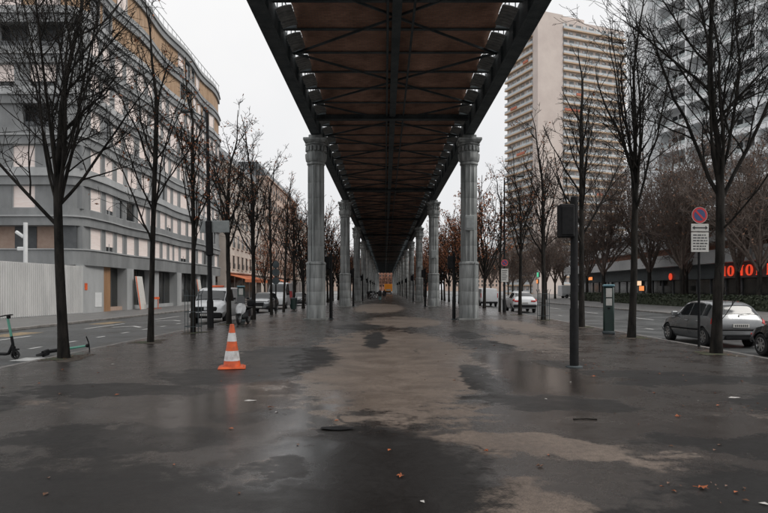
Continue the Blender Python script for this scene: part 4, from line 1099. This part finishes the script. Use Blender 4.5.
def hatch(label, loc, rz, paint, detail=True):
    t, sh = vehicle('parked_car', label, 'car', loc, rz, HATCH, paint, (-1.26, 1.28), .31, [(-1.46, -1.18), (-1.10, -.32), (-.24, .62)], (.26, .96), (-1.84, -1.56), 'cars parked along the right kerb', mirror_y=.66)
    for s_ in (1, -1):
        q = lambda v: v if s_ > 0 else 14 - v
        sh.patch(MB(), -2.0, -1.78, q(3.55), q(4.75), .012).obj('tail_light', 'light_red', t, smooth=True, fix=False)
        sh.patch(MB(), 1.62, 1.93, q(4.1), q(5.1), .01).obj('headlight', 'light_clear', t, smooth=True, fix=False)
        sh.patch(MB(), -1.0, 1.0, q(2.75), q(2.95), .02, 12, 3).obj('side_strip', 'plastic_black', t, smooth=True, fix=False)
        for yy in (-.2, -1.0): MB().cbox(s_ * .845, s_ * .875, yy - .1, yy + .1, .80, .83, .01).obj('door_handle', paint, t)
        for yy in (-.29, -1.13): sh.patch(MB(), yy - .006, yy + .006, q(2.2), q(4.1), .003, 1, 10).obj('door_seam', 'plastic_black', t, fix=False)
    MB().cbox(-.78, .78, -2.08, -1.9, .40, .60, .05).obj('rear_bumper', paint, t, smooth='auto')
    MB().cbox(-.76, .76, -2.095, -2.0, .56, .62, .02).obj('bumper_strip', 'plastic_black', t)
    MB().cbox(-.5, .5, -2.06, -1.9, .27, .40, .03).obj('lower_bumper', 'plastic_black', t)
    MB().cbox(.28, .45, -2.092, -2.07, .44, .50, .01).obj('fog_light', 'light_red', t)
    plate(t, -2.045, .72)
    MB().cbox(-.03, .03, -1.93, -1.87, 1.0, 1.03, .01).tube([(0, -1.88, 1.06), (.4, -1.87, 1.10)], .008, 5).obj('wiper', 'plastic_black', t)
    MB().cbox(-.7, .7, 1.9, 2.05, .33, .48, .04).obj('front_bumper', paint, t, smooth='auto')
    MB().cbox(-.35, .35, 1.97, 2.01, .5, .6, .02).obj('grille', 'plastic_black', t)
    MB().tube([(0, -1.1, 1.5), (0, -1.3, 1.72)], .006, 5).obj('aerial', 'plastic_black', t)
    return t
hatch('silver hatchback parked at the right kerb behind the big tree', (11.32, 21.75, -.121), R(0), 'silver_paint')
hatch('black car at the right edge, only its front corner in view', (11.5, 16.35, -.121), R(0), 'black_paint')
SUV = [(-2.42, .5, .95, 1.02, .70, .86, .84, .72), (-2.36, .38, 1.02, 1.10, .84, .96, .90, .76), (-2.1, .32, 1.06, 1.22, .90, .99, .92, .72), (-1.4, .3, 1.08, 1.52, .92, .99, .92, .62), (-.7, .28, 1.07, 1.66, .92, .99, .92, .60), (.2, .28, 1.06, 1.68, .92, .99, .92, .60),
       (.55, .28, 1.05, 1.60, .92, .99, .91, .62), (1.3, .28, 1.02, 1.14, .92, .99, .90, .74), (1.9, .3, .95, 1.05, .9, .98, .88, .72), (2.3, .36, .82, .92, .8, .90, .80, .62), (2.42, .42, .7, .78, .65, .75, .68, .5)]
t, sh = vehicle('parked_suv', 'white sloping-roof sport utility car parked beyond the guarded tree', 'car', (11.2, 51.4, -.121), R(-3), SUV, 'white_paint', (-1.45, 1.45), .37, [(-1.3, -.6), (-.5, .25), (.32, 1.1)], (.6, 1.25), (-1.95, -1.2), 'cars parked along the right kerb', mirror_y=.95)
for s_ in (1, -1):
    q = (lambda v: v) if s_ > 0 else (lambda v: 14 - v)
    sh.patch(MB(), -2.40, -2.15, q(3.7), q(4.8), .012).obj('tail_light', 'light_red', t, smooth=True, fix=False)
    MB().cbox(s_ * .45, s_ * .84, -2.45, -2.37, .86, .99, .03).obj('tail_light', 'light_red', t)
MB().cbox(-.9, .9, -2.48, -2.2, .42, .66, .06).obj('rear_bumper', 'plastic_black', t, smooth='auto'); plate(t, -2.44, .78)
DSUV = [(-2.1, .45, .95, 1.05, .7, .82, .80, .66), (-2.02, .34, 1.0, 1.2, .82, .9, .85, .68), (-1.75, .3, 1.03, 1.55, .84, .91, .85, .6), (-.5, .28, 1.02, 1.62, .85, .91, .85, .58), (.25, .28, 1.0, 1.56, .85, .91, .84, .6), (.95, .28, .98, 1.10, .85, .91, .83, .70),
        (1.55, .3, .92, 1.02, .84, .90, .82, .7), (1.95, .34, .82, .92, .78, .86, .78, .62), (2.12, .4, .66, .74, .62, .7, .66, .5)]
t, sh = vehicle('parked_suv', 'dark crossover facing the viewer behind the parked motor scooter', 'car', (-9.9, 50.6, -.121), R(180), DSUV, 'grey_paint', (-1.3, 1.3), .34, [(-1.6, -1.0), (-.9, -.1), (0, .8)], (.3, .9), None, 'vehicles parked on the left', mirror_y=.75)
for s_ in (1, -1):
    q = (lambda v: v) if s_ > 0 else (lambda v: 14 - v)
    MB().cbox(s_ * .42, s_ * .8, 2.0, 2.1, .70, .86, .03).obj('headlight', 'light_clear', t)
sh.patch(MB(), 1.0, 1.9, 5.3, 8.7, .012).obj('bonnet', 'white_paint', t, smooth=True, fix=False)
MB().cbox(-.4, .4, 2.05, 2.15, .55, .82, .03).obj('grille', 'plastic_black', t); plate(t, 2.17, .48)
VAN = [(-2.5, .5, 1.0, 1.80, .7, .92, .9, .78), (-2.45, .38, 1.05, 1.92, .88, .96, .93, .80), (-2.2, .34, 1.1, 1.95, .9, .975, .94, .80), (0, .32, 1.1, 1.97, .9, .98, .94, .80), (.75, .32, 1.1, 1.93, .9, .98, .93, .78), (1.05, .32, 1.1, 1.80, .9, .98, .92, .77),
       (1.75, .32, 1.08, 1.22, .9, .98, .91, .78), (2.1, .34, 1.0, 1.10, .88, .97, .88, .74), (2.38, .38, .86, .96, .84, .93, .82, .66), (2.48, .44, .70, .80, .74, .82, .72, .55)]
def van(label, loc, rz, group, st=VAN, wy=(-1.5, 1.55), beacon=False, red=False):
    H = max(a[3] for a in st)
    t, sh = vehicle('parked_van', label, 'van', loc, rz, st, 'white_paint', wy, .34, [(.0, .75), (.82, 1.55)], (1.08, 1.68), None, group, mirror_y=1.35)
    for s_ in (1, -1):
        q = (lambda v: v) if s_ > 0 else (lambda v: 14 - v)
        sh.patch(MB(), 2.05, 2.42, q(3.7), q(4.75), .012).obj('headlight', 'light_clear', t, smooth=True, fix=False)
        MB().cbox(s_ * .84, s_ * .92, -2.52, -2.44, .95, 1.45, .02).obj('tail_light', 'light_red', t)
        MB().cbox(s_ * .08, s_ * .72, -2.49, -2.44, 1.2, 1.7, .02).obj('rear_window', 'glass_dark', t)
        if red: sh.patch(MB(), -1.8, .0, q(3.1), q(4.4), .01).obj('side_lettering_panel', 'sign_rim', t, smooth=True, fix=False)
    MB().cbox(-.6, .6, 2.36, 2.52, .68, .93, .05).obj('grille', 'plastic_black', t)
    MB().cbox(-.08, .08, 2.525, 2.54, .74, .90, .02).obj('emblem', 'chrome', t)
    MB().cbox(-.88, .88, 2.3, 2.56, .30, .62, .07).obj('front_bumper', 'plastic_black', t, smooth='auto'); plate(t, 2.575, .5)
    MB().cbox(-.9, .9, -2.58, -2.4, .34, .55, .05).obj('rear_bumper', 'plastic_black', t)
    MB().tube([(-.55, 1.66, 1.36), (.1, 1.72, 1.30)], .012, 5).tube([(.05, 1.66, 1.36), (.65, 1.70, 1.30)], .012, 5).obj('wipers', 'plastic_black', t)
    if beacon: MB().cbox(-.45, .25, .3, .5, H + .02, H + .13, .03).obj('beacon_bar', 'cone_orange', t)
    return t
van('white panel van facing the viewer with an orange beacon bar', (-8.95 - .75, 36.0, -.121), R(180), 'vehicles parked on the left', beacon=True)
TALL = [(a[0] * 1.12, a[1], a[2] * 1.05, a[3] * (1.28 if a[3] > 1.3 else 1.05), a[4], a[5], a[6], a[7]) for a in VAN]
TALL = [(a[0], a[1], a[2], a[3], a[4] * 1.02, a[5] * 1.02, a[6] * 1.02, a[7]) for a in TALL]
tv = van('tall white van with a red side panel beyond the dark crossover', (-10.3, 60.8, -.121), R(180), 'vehicles parked on the left', TALL, (-1.7, 1.75), red=True)
van('white van seen from behind beyond the white sport utility car', (11.1, 68.5, -.121), R(0), 'cars parked along the right kerb')
van('tall white van parked side-on far right near the shops', (37.0, 122, 0), R(-80), 'vehicles on the far right', TALL, (-1.7, 1.75))
# cars glimpsed farther along both kerbs
hatch('grey car parked far down the right kerb', (11.0, 78, -.121), 0, 'grey_paint'); 
hatch('dark car parked far down the left kerb', (-10.0, 72, -.121), PI, 'black_paint')
# orange truck at the far end
t = thing('orange_truck', 'small orange truck far away under the end of the viaduct', 'truck', (1.1, 205, 0))
MB().cbox(-1.3, 1.3, -1.2, 3.4, 1.0, 3.4, .06).obj('box_body', 'orange_paint', t); MB().cbox(-1.1, 1.1, 3.42, 5.2, .6, 2.5, .15).obj('cab', 'white_paint', t)
MB().box(-.9, .9, -1.1, 5, .55, .99).obj('chassis', 'plastic_black', t); MB().box(-.8, .8, -1.22, -1.2, 1.2, 1.7).obj('tail_panel', 'sign_grey', t)
ty, rim = wheel_meshes(.37)
for y in (-.2, 4.2):
    for sx in (-1, 1): wo = link('wheel', ty, t, (sx * .95, y, .37), 0 if sx > 0 else PI); link('rim', rim, wo)

# ------------------------------------------------------------------ motor scooter
def moto(label, loc, rz, white=True, group=None):
    t = thing('motor_scooter', label, 'motor scooter', loc, rz, group); pm_ = 'white_paint' if white else 'black_paint'
    X = Matrix.Rotation(R(90), 4, 'Y')
    for y in (.66, -.6):
        w_ = MB().lathe([(.17, -.05), (.24, -.06), (.27, -.03), (.27, .03), (.24, .06), (.17, .05)], 20, 0, Matrix.Translation((0, y, .27)) @ X).obj('wheel', 'rubber', t, smooth='auto')
        MB().lathe([(.165, -.055), (.165, .055)], 16, 0, Matrix.Translation((0, y, .27)) @ X).obj('rim', 'chrome', w_)
    MB().cbox(-.09, .09, .45, .9, .5, .58, .03).obj('front_mudguard', 'black_paint', t, smooth='auto')
    for sx in (-1, 1): MB().tube([(sx * .09, .66, .27), (sx * .09, .52, .75)], .025, 8).obj('fork', 'chrome', t)
    b = MB(); V = []
    prof = [(.12, .60, .50), (.24, .56, .62), (.27, .50, .80), (.22, .46, .98), (.14, .44, 1.06)]
    for (x, y, z) in prof: V += [(-x, y - .10, z), (-x * .45, y + .04, z), (x * .45, y + .04, z), (x, y - .10, z), (x * .4, y - .16, z), (-x * .4, y - .16, z)]
    F = [(i * 6 + j, i * 6 + (j + 1) % 6, (i + 1) * 6 + (j + 1) % 6, (i + 1) * 6 + j) for i in range(4) for j in range(6)] + [tuple(range(6)), tuple(range(24, 30))]
    b.add(V, F).obj('front_fairing', pm_, t, smooth='auto')
    MB().cbox(-.11, .11, .46, .53, .84, .96, .04).obj('headlamp', 'light_clear', t)
    b = MB(); V = [(-.2, .46, 1.04), (.2, .46, 1.04), (.22, .40, 1.25), (.14, .36, 1.42), (-.14, .36, 1.42), (-.22, .40, 1.25)]
    b.add(V + [(x, y - .012, z) for x, y, z in V], [(0, 1, 2, 3, 4, 5), (6, 7, 8, 9, 10, 11)] + [(i, (i + 1) % 6, 6 + (i + 1) % 6, 6 + i) for i in range(6)]).obj('windscreen', 'glass_dark', t)
    MB().tube([(-.36, .3, 1.06), (-.15, .38, 1.08), (.15, .38, 1.08), (.36, .3, 1.06)], .018, 8).obj('handlebar', 'plastic_black', t)
    for sx in (-1, 1):
        MB().tube([(sx * .26, .34, 1.08), (sx * .34, .36, 1.26)], .008, 6).cbox(sx * .28, sx * .42, .34, .38, 1.24, 1.34, .02).obj('mirror', 'plastic_black', t)
    MB().cbox(-.17, .17, -.25, .42, .27, .36, .03).obj('footboard', 'plastic_black', t)
    b = MB(); V = []
    for (x, y, z0_, z1_) in ((.13, -.2, .36, .70), (.2, -.35, .38, .74), (.2, -.7, .42, .78), (.1, -1.0, .6, .8)): V += [(-x, y, z0_), (x, y, z0_), (x * .8, y, z1_), (-x * .8, y, z1_)]
    b.add(V, [(i * 4 + j, i * 4 + (j + 1) % 4, i * 4 + 4 + (j + 1) % 4, i * 4 + 4 + j) for i in range(3) for j in range(4)] + [(0, 1, 2, 3), (12, 13, 14, 15)]).obj('rear_fairing', 'black_paint', t, smooth='auto')
    MB().cbox(-.16, .16, -.95, -.15, .78, .88, .05).obj('seat', 'rubber', t, smooth='auto')
    MB().cbox(-.2, .2, -1.25, -.9, .86, 1.2, .07).obj('top_box', 'plastic_black', t, smooth='auto')
    MB().tube([(.12, -.1, .3), (.25, -.05, .0)], .014, 6).obj('side_stand', 'iron', t)
    return t
ms = moto('white motor scooter parked upright by the trees on the left', (-7.15, 31.4, 0), R(172), True, 'parked motor scooters')
dup(ms, (-2.0, 118, 0), R(150), 'dark distant motor scooter parked by the left columns', 'distant motor scooters')
m2 = moto('black motor scooter parked far down beside the left columns', (-2.6, 112, 0), R(190), False, 'parked motor scooters')
for i, (x, y, r_) in enumerate(((-2.1, 114.5, 170), (-2.9, 116.5, 200))): dup(m2, (x, y, 0), R(r_), 'dark distant motor scooter parked by the left columns', 'distant motor scooters')
# ------------------------------------------------------------------ e-scooters
def kick(label, loc, rot, group):
    t = thing('kick_scooter', label, 'scooter', loc, 0, group); t.rotation_euler = rot
    X = Matrix.Rotation(R(90), 4, 'X')
    for x in (.0, -.92):
        w_ = MB().lathe([(.085, -.028), (.115, -.03), (.125, -.015), (.125, .015), (.115, .03), (.085, .028)], 22, 0, Matrix.Translation((x, 0, .125)) @ X, cap=False).obj('wheel', 'rubber', t, smooth='auto')
        h = MB().lathe([(.03, -.04), (.03, .04)], 12, 0, Matrix.Translation((x, 0, .125)) @ X)
        for j in range(5): h.box(.0, .09, -.012, .012, -.014, .014, 0, Matrix.Translation((x, 0, .125)) @ Matrix.Rotation(j * 2 * PI / 5, 4, 'Y'))
        h.obj('hub', 'plastic_black', w_)
    MB().cbox(-.82, -.2, -.085, .085, .11, .17, .02).obj('deck', 'plastic_black', t)
    MB().tube([(-.2, 0, .14), (-.1, 0, .32), (-.06, 0, .4)], .04, 8).obj('neck', 'plastic_black', t)
    MB().cbox(-.04, .04, -.05, .05, .12, .36, .02, 0, Matrix.Rotation(R(-8), 4, 'Y')).cbox(-.12, .12, -.035, .035, .25, .29, .015).obj('fork', 'plastic_black', t)
    MB().tube([(-.05, 0, .36), (-.09, 0, .62)], .036, 10).obj('lower_stem', 'plastic_black', t)
    MB().tube([(-.09, 0, .62), (-.17, 0, 1.1)], .032, 10).obj('stem', 'teal_paint', t, smooth='auto')
    MB().tube([(-.17, 0, 1.1), (-.18, 0, 1.17)], .028, 8).tube([(-.24, -.27, 1.17), (-.18, -.1, 1.19), (-.18, .1, 1.19), (-.24, .27, 1.17)], .017, 8).obj('handlebar', 'plastic_black', t)
    MB().cbox(-.16, -.1, -.05, .05, 1.1, 1.2, .02).obj('display', 'plastic_black', t)
    MB().cbox(-1.06, -.9, -.06, .06, .24, .26, .008).obj('mudguard', 'plastic_black', t)
    return t
kick('teal and black kick scooter standing at the left edge', (-9.95, 16.7, -.121), (R(4), 0, R(-8)), 'kick scooters')
kick('teal and black kick scooter lying on its side by the big tree', (-9.65, 17.6, -.02), (R(81.5), 0, R(105)), 'kick scooters')

# ------------------------------------------------------------------ cone
t = thing('traffic_cone', 'orange and white traffic cone standing on the wet pavement', 'traffic cone', (-3.43, 13.9, 0), R(12))
MB().cbox(-.27, .27, -.27, .27, 0, .05, .03).obj('base', 'cone_orange', t)
def cone_r(z): return .20 - (.20 - .045) * (z / .98)
for nm, m, a, c in (('body', 'cone_orange', .05, .17), ('reflective_band', 'cone_white', .17, .39), ('body', 'cone_orange', .39, .60), ('reflective_band', 'cone_white', .60, .79), ('tip', 'cone_orange', .79, .98)):
    o = .003 if 'band' in nm else 0
    MB().lathe([(cone_r(a) + o, a), (cone_r(c) + o, c)] + ([(cone_r(c) - .015, c + .005)] if nm == 'tip' else []), 32).obj(nm, m, t, smooth='auto')
MB().cbox(-.30, .30, -.30, .30, .001, .028, .012).obj('foot_rim', 'cone_orange', t)

# ------------------------------------------------------------------ parking meters, signs, posts
def meter(label, loc, rz=0):
    t = thing('parking_meter', label, 'parking meter', loc, rz, 'parking meters')
    MB().cbox(-.2, .2, -.15, .15, 0, 1.86, .05).obj('cabinet', 'meter_green', t, smooth='auto'); MB().cbox(-.23, .23, -.19, .19, 0, .12, .03).obj('plinth', 'iron', t)
    MB().cbox(-.22, .22, -.18, .17, 1.862, 1.95, .03).obj('hood', 'meter_blue', t); MB().cbox(-.11, .11, -.165, -.151, 1.45, 1.8, .01).obj('screen_panel', 'sign_white', t)
    MB().cbox(-.11, .11, -.165, -.151, 1.12, 1.4, .01).obj('instruction_panel', 'sign_white', t); MB().cbox(-.05, .05, -.165, -.151, .98, 1.05, .006).obj('ticket_slot', 'plastic_black', t)
    MB().lathe([(.03, 1.95), (.03, 2.05)], 8).obj('aerial', 'plastic_black', t)
meter('dark green parking meter standing by the right kerb trees', (8.8, 24.4, 0), R(-15)); meter('dark green parking meter behind the white motor scooter', (-7.75, 33.4, 0), R(10))
# no parking sign with plate
def no_parking(t, z, r_=.236, front=-.035):
    X = Matrix.Translation((0, front, z)) @ Matrix.Rotation(R(90), 4, 'X')
    d = MB().lathe([(r_, -.012), (r_ * 1.01, 0), (r_, .006)], 40, 0, X).obj('sign_disc', 'sign_rim', t)
    MB().lathe([(r_ * .74, .0062), (r_ * .74, .009)], 40, 0, X).obj('blue_field', 'sign_blue', d)
    MB().box(-r_ * .76, r_ * .76, -.028, .028, .0092, .012, 0, X @ Matrix.Rotation(R(-45), 4, 'Z')).obj('slash', 'sign_rim', d)
    MB().lathe([(r_ * 1.0, .0062), (r_ * 1.04, .0075), (r_ * 1.04, .0)], 40, 0, X, cap=False).obj('border', 'sign_white', d)
t = thing('no_parking_sign', 'round no parking sign with white text plate beside the silver hatchback', 'traffic sign', (9.62, 19.0, 0), R(4))
MB().lathe([(.035, 0), (.035, 4.3), (.01, 4.32)], 12).obj('pole', 'plastic_black', t, smooth='auto')
no_parking(t, 4.03, .24)
p = MB().cbox(-.28, .28, -.06, -.04, 2.9, 3.5, .008).obj('text_plate', 'sign_white', t); p2 = MB().cbox(-.28, .28, -.06, -.04, 3.53, 3.76, .008).obj('arrow_plate', 'sign_white', t)
b = MB(); rl_ = random.Random(2)
for i in range(6):
    x = -.22
    while x < .2:
        l_ = rl_.uniform(.04, .12); b.box(x, min(x + l_, .23), -.064, -.0605, 3.40 - i * .085, 3.435 - i * .085); x += l_ + .025
b.obj('lettering', 'ink', p)
MB().box(-.2, .2, -.064, -.0605, 3.62, 3.66).prism([(-.25, 3.64), (-.17, 3.7), (-.17, 3.58)], -.064, -.0605, 'y').prism([(.25, 3.64), (.17, 3.7), (.17, 3.58)], -.064, -.0605, 'y').obj('arrow', 'ink', p2)
# street light with no parking sign
def street_light(label, loc, H, arm, sign=None):
    t = thing('street_light', label, 'street light', loc, 0, 'tall street lights')
    MB().lathe([(.14, 0), (.14, .9), (.09, 1.0), (.07, H * .6), (.05, H)], 14).obj('pole', 'plastic_black', t, smooth='auto')
    MB().tube([(0, 0, H - .5), (arm * .3, 0, H - .1), (arm * .9, 0, H + .1)], .035, 8).obj('arm', 'iron', t)
    MB().cbox(min(arm * .85, arm * 1.25), max(arm * .85, arm * 1.25), -.13, .13, H + .05, H + .2, .04).obj('lamp_head', 'iron', t)
    return t
t = street_light('tall street light with a small no parking sign by the white car', (9.05, 47.0, 0), 10.2, 1.2)
no_parking(t, 3.75, .24, -.12); p = MB().cbox(-.27, .27, -.13, -.1, 2.3, 3.3, .01).obj('text_plate', 'sign_white', t)
b = MB()
for i in range(6): b.box(-.2, .2 - .05 * (i % 3), -.134, -.1305, 3.15 - i * .14, 3.2 - i * .14)
b.obj('lettering', 'ink', p)
t = thing('street_light', 'tall dark lamp mast with grey sign back among the left trees', 'street light', (-8.02, 28.5, 0), 0, 'tall street lights'); t.rotation_euler = (0, R(-.9), 0)
MB().lathe([(.15, 0), (.15, 1.2), (.11, 1.3), (.09, 5), (.06, 10)], 14).obj('pole', 'plastic_black', t, smooth='auto')
MB().cbox(-.42, .95, -.05, -.01, 4.35, 4.9, .02).obj('sign_back', 'sign_grey', t); MB().cbox(-.13, .15, -.16, .16, 3.3, 4.9, .04).obj('signal_box', 'plastic_black', t)
MB().tube([(0, 0, 9.6), (-.7, 0, 9.95)], .03, 8).cbox(-1.2, -.6, -.12, .12, 9.9, 10.02, .03).obj('lamp_arm', 'iron', t)
t = thing('sign_pole', 'dark pole carrying round sign backs beyond the left trees', 'traffic sign', (-7.73, 43.9, 0))
MB().lathe([(.05, 0), (.05, 3.8)], 10).obj('pole', 'plastic_black', t)
for z in (3.5, 2.95, 2.35): MB().lathe([(.26, -.01), (.26, .01)], 24, 0, Matrix.Translation((0, -.06, z)) @ Matrix.Rotation(R(90), 4, 'X')).obj('sign_back', 'iron', t)
t = thing('litter_bin', 'small dark green litter bin by the left trees', 'litter bin', (-7.6, 51.5, 0))
MB().lathe([(.22, .08), (.26, .95)], 20).obj('bag_holder', 'meter_green', t, smooth='auto'); MB().lathe([(.29, .96), (.29, 1.02), (.2, 1.06)], 20).obj('rim', 'iron', t); MB().tube([(.28, 0, 0), (.28, 0, 1.2)], .03, 8).obj('post', 'iron', t)

# ------------------------------------------------------------------ people far down the esplanade
def person(label, loc, rz, legm, bag=False):
    h = 1.72
    J = {'pel': (0, 0, .95), 'wai': (0, -.01, 1.12), 'che': (0, 0, 1.35), 'nec': (0, .0, 1.49), 'hd0': (0, .01, 1.57), 'hd1': (0, .01, 1.70),
         'hl': (-.10, 0, .90), 'kl': (-.11, .12, .50), 'al': (-.11, .02, .10), 'tl': (-.11, .17, .045), 'hr': (.10, 0, .90), 'kr': (.11, .0, .48), 'ar': (.11, -.22, .13), 'tr': (.11, -.10, .04),
         'sl': (-.19, 0, 1.42), 'el': (-.26, -.08, 1.13), 'wl': (-.27, .02, .88), 'fl': (-.27, .05, .78), 'sr': (.19, 0, 1.42), 'er': (.26, .02, 1.13), 'wr': (.27, .12, .88), 'fr': (.27, .15, .78)}
    rad = {'pel': .16, 'wai': .15, 'che': .17, 'nec': .065, 'hd0': .085, 'hd1': .10, 'hl': .10, 'kl': .07, 'al': .05, 'tl': .04, 'hr': .10, 'kr': .07, 'ar': .05, 'tr': .04, 'sl': .085, 'el': .06, 'wl': .042, 'fl': .035, 'sr': .085, 'er': .06, 'wr': .042, 'fr': .035}
    E = [('pel', 'wai'), ('wai', 'che'), ('che', 'nec'), ('nec', 'hd0'), ('hd0', 'hd1'), ('pel', 'hl'), ('hl', 'kl'), ('kl', 'al'), ('al', 'tl'), ('pel', 'hr'), ('hr', 'kr'), ('kr', 'ar'), ('ar', 'tr'), ('che', 'sl'), ('sl', 'el'), ('el', 'wl'), ('wl', 'fl'), ('che', 'sr'), ('sr', 'er'), ('er', 'wr'), ('wr', 'fr')]
    ks = list(J); me = bpy.data.meshes.new('person_body'); me.from_pydata([J[k] for k in ks], [(ks.index(a), ks.index(c)) for a, c in E], [])
    o = bpy.data.objects.new('tmp', me); col.objects.link(o)
    md = o.modifiers.new('s', 'SKIN'); sd = o.modifiers.new('u', 'SUBSURF'); sd.levels = 2; sd.render_levels = 2
    for i, k in enumerate(ks):
        me.skin_vertices[0].data[i].radius = (rad[k], rad[k] * (.75 if k in ('pel', 'wai', 'che') else 1)); me.skin_vertices[0].data[i].use_root = (k == 'pel')
    dg = bpy.context.evaluated_depsgraph_get(); m2_ = bpy.data.meshes.new_from_object(o.evaluated_get(dg)); bpy.data.objects.remove(o)
    m2_.materials.clear()
    for m in ('skin', 'coat_dark', legm, 'hair', 'rubber'): m2_.materials.append(M[m])
    for p in m2_.polygons:
        z = p.center.z; x = abs(p.center.x); p.use_smooth = True
        p.material_index = (3 if (z > 1.63 or p.center.y < 0) else 0) if z > 1.53 else (0 if (x > .21 and z < .86) else (1 if z > .74 else (4 if z < .1 else 2)))
    t = thing('person', label, 'person', loc, rz); link('body', m2_, t)
    MB().lathe([(.25, .70), (.22, .9), (.19, 1.12)], 20, 0, Matrix.Diagonal((1, .75, 1, 1))).obj('coat_skirt', 'coat_dark', t, smooth='auto')
    if bag: MB().cbox(-.38, -.28, -.1, .2, .45, .78, .03).obj('hand_bag', 'jeans_teal', t)
    return t
person('person in a dark coat and teal trousers walking away under the viaduct', (-.75, 93, 0), 0, 'jeans_teal')
person('person in a dark coat and brown trousers walking beside the other', (-.1, 94, 0), R(6), 'trousers_grey')

# ------------------------------------------------------------------ leaves and litter
def leafmesh(sd, s=.07):
    r_ = random.Random(sd); n = 11; V = [(0, 0, .012)]
    for j in range(n):
        a = 2 * PI * j / n; q = s * (1.15 if j % 2 else .62) * r_.uniform(.8, 1.15); V.append((q * math.cos(a), q * .8 * math.sin(a), r_.uniform(.004, .03)))
    b = MB(); b.add(V, [(0, 1 + j, 1 + (j + 1) % n) for j in range(n)]); b.tube([(s * .9, 0, .01), (s * 1.7, .01, .012)], .003, 4); return b
mat('leaf_orange', (.42, .11, .03), (.26, .075, .025), 30, .6); mat('leaf_brown', (.16, .075, .04), (.09, .045, .025), 30, .6); mat('paper', (.6, .58, .55), (.5, .48, .46), 30, .7)
lms = [leafmesh(i, .036 + .006 * i).mesh('fallen_leaf', ('leaf_orange', 'leaf_brown')[i % 2], fix=False) for i in range(4)]
def G(u, v): y = 1097.4 / (v - 289); return ((u - 385) / 620 * y, y)
for i, (u, v, lab) in enumerate(((270, 408, 'orange dead leaf on the pale sheen right of the traffic cone'), (486, 452, 'orange leaf on the brown patch low in the middle'), (703, 489, 'orange leaf near the lower right corner'), (678, 417, 'orange leaf on the right side wet pavement'),
        (531, 340, 'orange leaf on the pavement near the right column'), (494, 346, 'dark red leaf on the pavement near the right column'), (401, 477, 'small reddish leaf on the dark wet patch at bottom middle'), (594, 377, 'orange leaf just beyond the foot of the nearest lamp post'),
        (540, 467, 'brown leaf low on the right half'), (618, 343, 'orange leaf near the parking meter'))):
    x, y = G(u, v); o = link('fallen_leaf', lms[(0, 0, 2, 2, 2, 1, 2, 0, 1, 0)[i]], None, (x, y, .004), i * 1.3); tag(o, lab, 'leaf', 'fallen leaves')
r_ = random.Random(8); b = MB()
for i in range(330):
    if r_.random() < .35: x, y = r_.uniform(3, 9.4), r_.uniform(5, 26)
    else: x, y = r_.uniform(-8.3, 9.4), r_.uniform(4.5, 45)
    m4 = Matrix.Translation((x, y, .005)) @ Matrix.Rotation(r_.uniform(0, 6), 4, 'Z'); s_ = r_.uniform(.012, .045)
    b.add([(-s_, 0, 0), (0, s_ * .6, .012), (s_ * 1.1, 0, .003), (0, -s_ * .6, .008)], [(0, 1, 2, 3)], r_.choice((0, 0, 1, 1, 1, 2)), m4)
for (cx, cy, rx_, ry_, cnt) in ((2.85, 5.5, .5, .3, 13), (-8.0, 16.2, .9, .8, 60), (8.9, 17.2, .9, .9, 60), (8.8, 23, .8, 1.2, 40), (-8.3, 24, .3, 8, 90), (9.4, 27, .25, 9, 90), (4.3, 14.1, .3, .3, 14), (5.6, 9.2, .8, .3, 18)):
    for i in range(cnt):
        x, y = r_.gauss(cx, rx_ * .6), r_.gauss(cy, ry_ * .6); x = min(max(x, KL + .2), KR - .2)
        m4 = Matrix.Translation((x, y, .009)) @ Matrix.Rotation(r_.uniform(0, 6), 4, 'Z'); s_ = r_.uniform(.012, .036)
        b.add([(-s_, 0, 0), (0, s_ * .6, .012), (s_ * 1.1, 0, .003), (0, -s_ * .6, .008)], [(0, 1, 2, 3)], r_.choice((0, 1, 1, 1)), m4)
stuff(tag(b.obj('leaf_litter', ['leaf_orange', 'leaf_brown', 'paper'], fix=False), 'scattered bits of dead leaf and paper on the wet pavement', 'litter'))
# flattened dark rag and a twig
x, y = G(337, 429); b = MB(); V = [(0, 0, .03)]
for j in range(14):
    a = 2 * PI * j / 14; V.append((.22 * math.cos(a) * r_.uniform(.7, 1.1), .13 * math.sin(a) * r_.uniform(.7, 1.1), r_.uniform(0.004, .02)))
b.add(V, [(0, 1 + j, 1 + (j + 1) % 14) for j in range(14)])
tag(b.obj('flattened_rag', 'plastic_black', None, loc=(x, y, .003), fix=False), 'small flattened black rag on the pavement before the viewpoint', 'rag')
x, y = G(585, 420); tag(MB().tube([(-.16, 0, .012), (0, .02, .014), (.16, -.01, .01)], .011, 6).obj('twig', 'bark', None, loc=(x, y, 0)), 'short dark twig lying on the right part of the pavement', 'twig')
for u, v in ((250, 401), (734, 398)):
    x, y = G(u, v); n = 7
    tag(MB().add([(-.1, 0, .004), (-.03, .035, .015), (.11, .02, .006), (.08, -.03, .01), (-.02, -.03, .004)], [(0, 1, 2, 3, 4)]).obj('paper_scrap', 'paper', None, loc=(x, y, .002), fix=False),
        'pale flat paper scrap %s' % ('near the traffic cone' if u < 400 else 'on the right wet pavement'), 'paper')
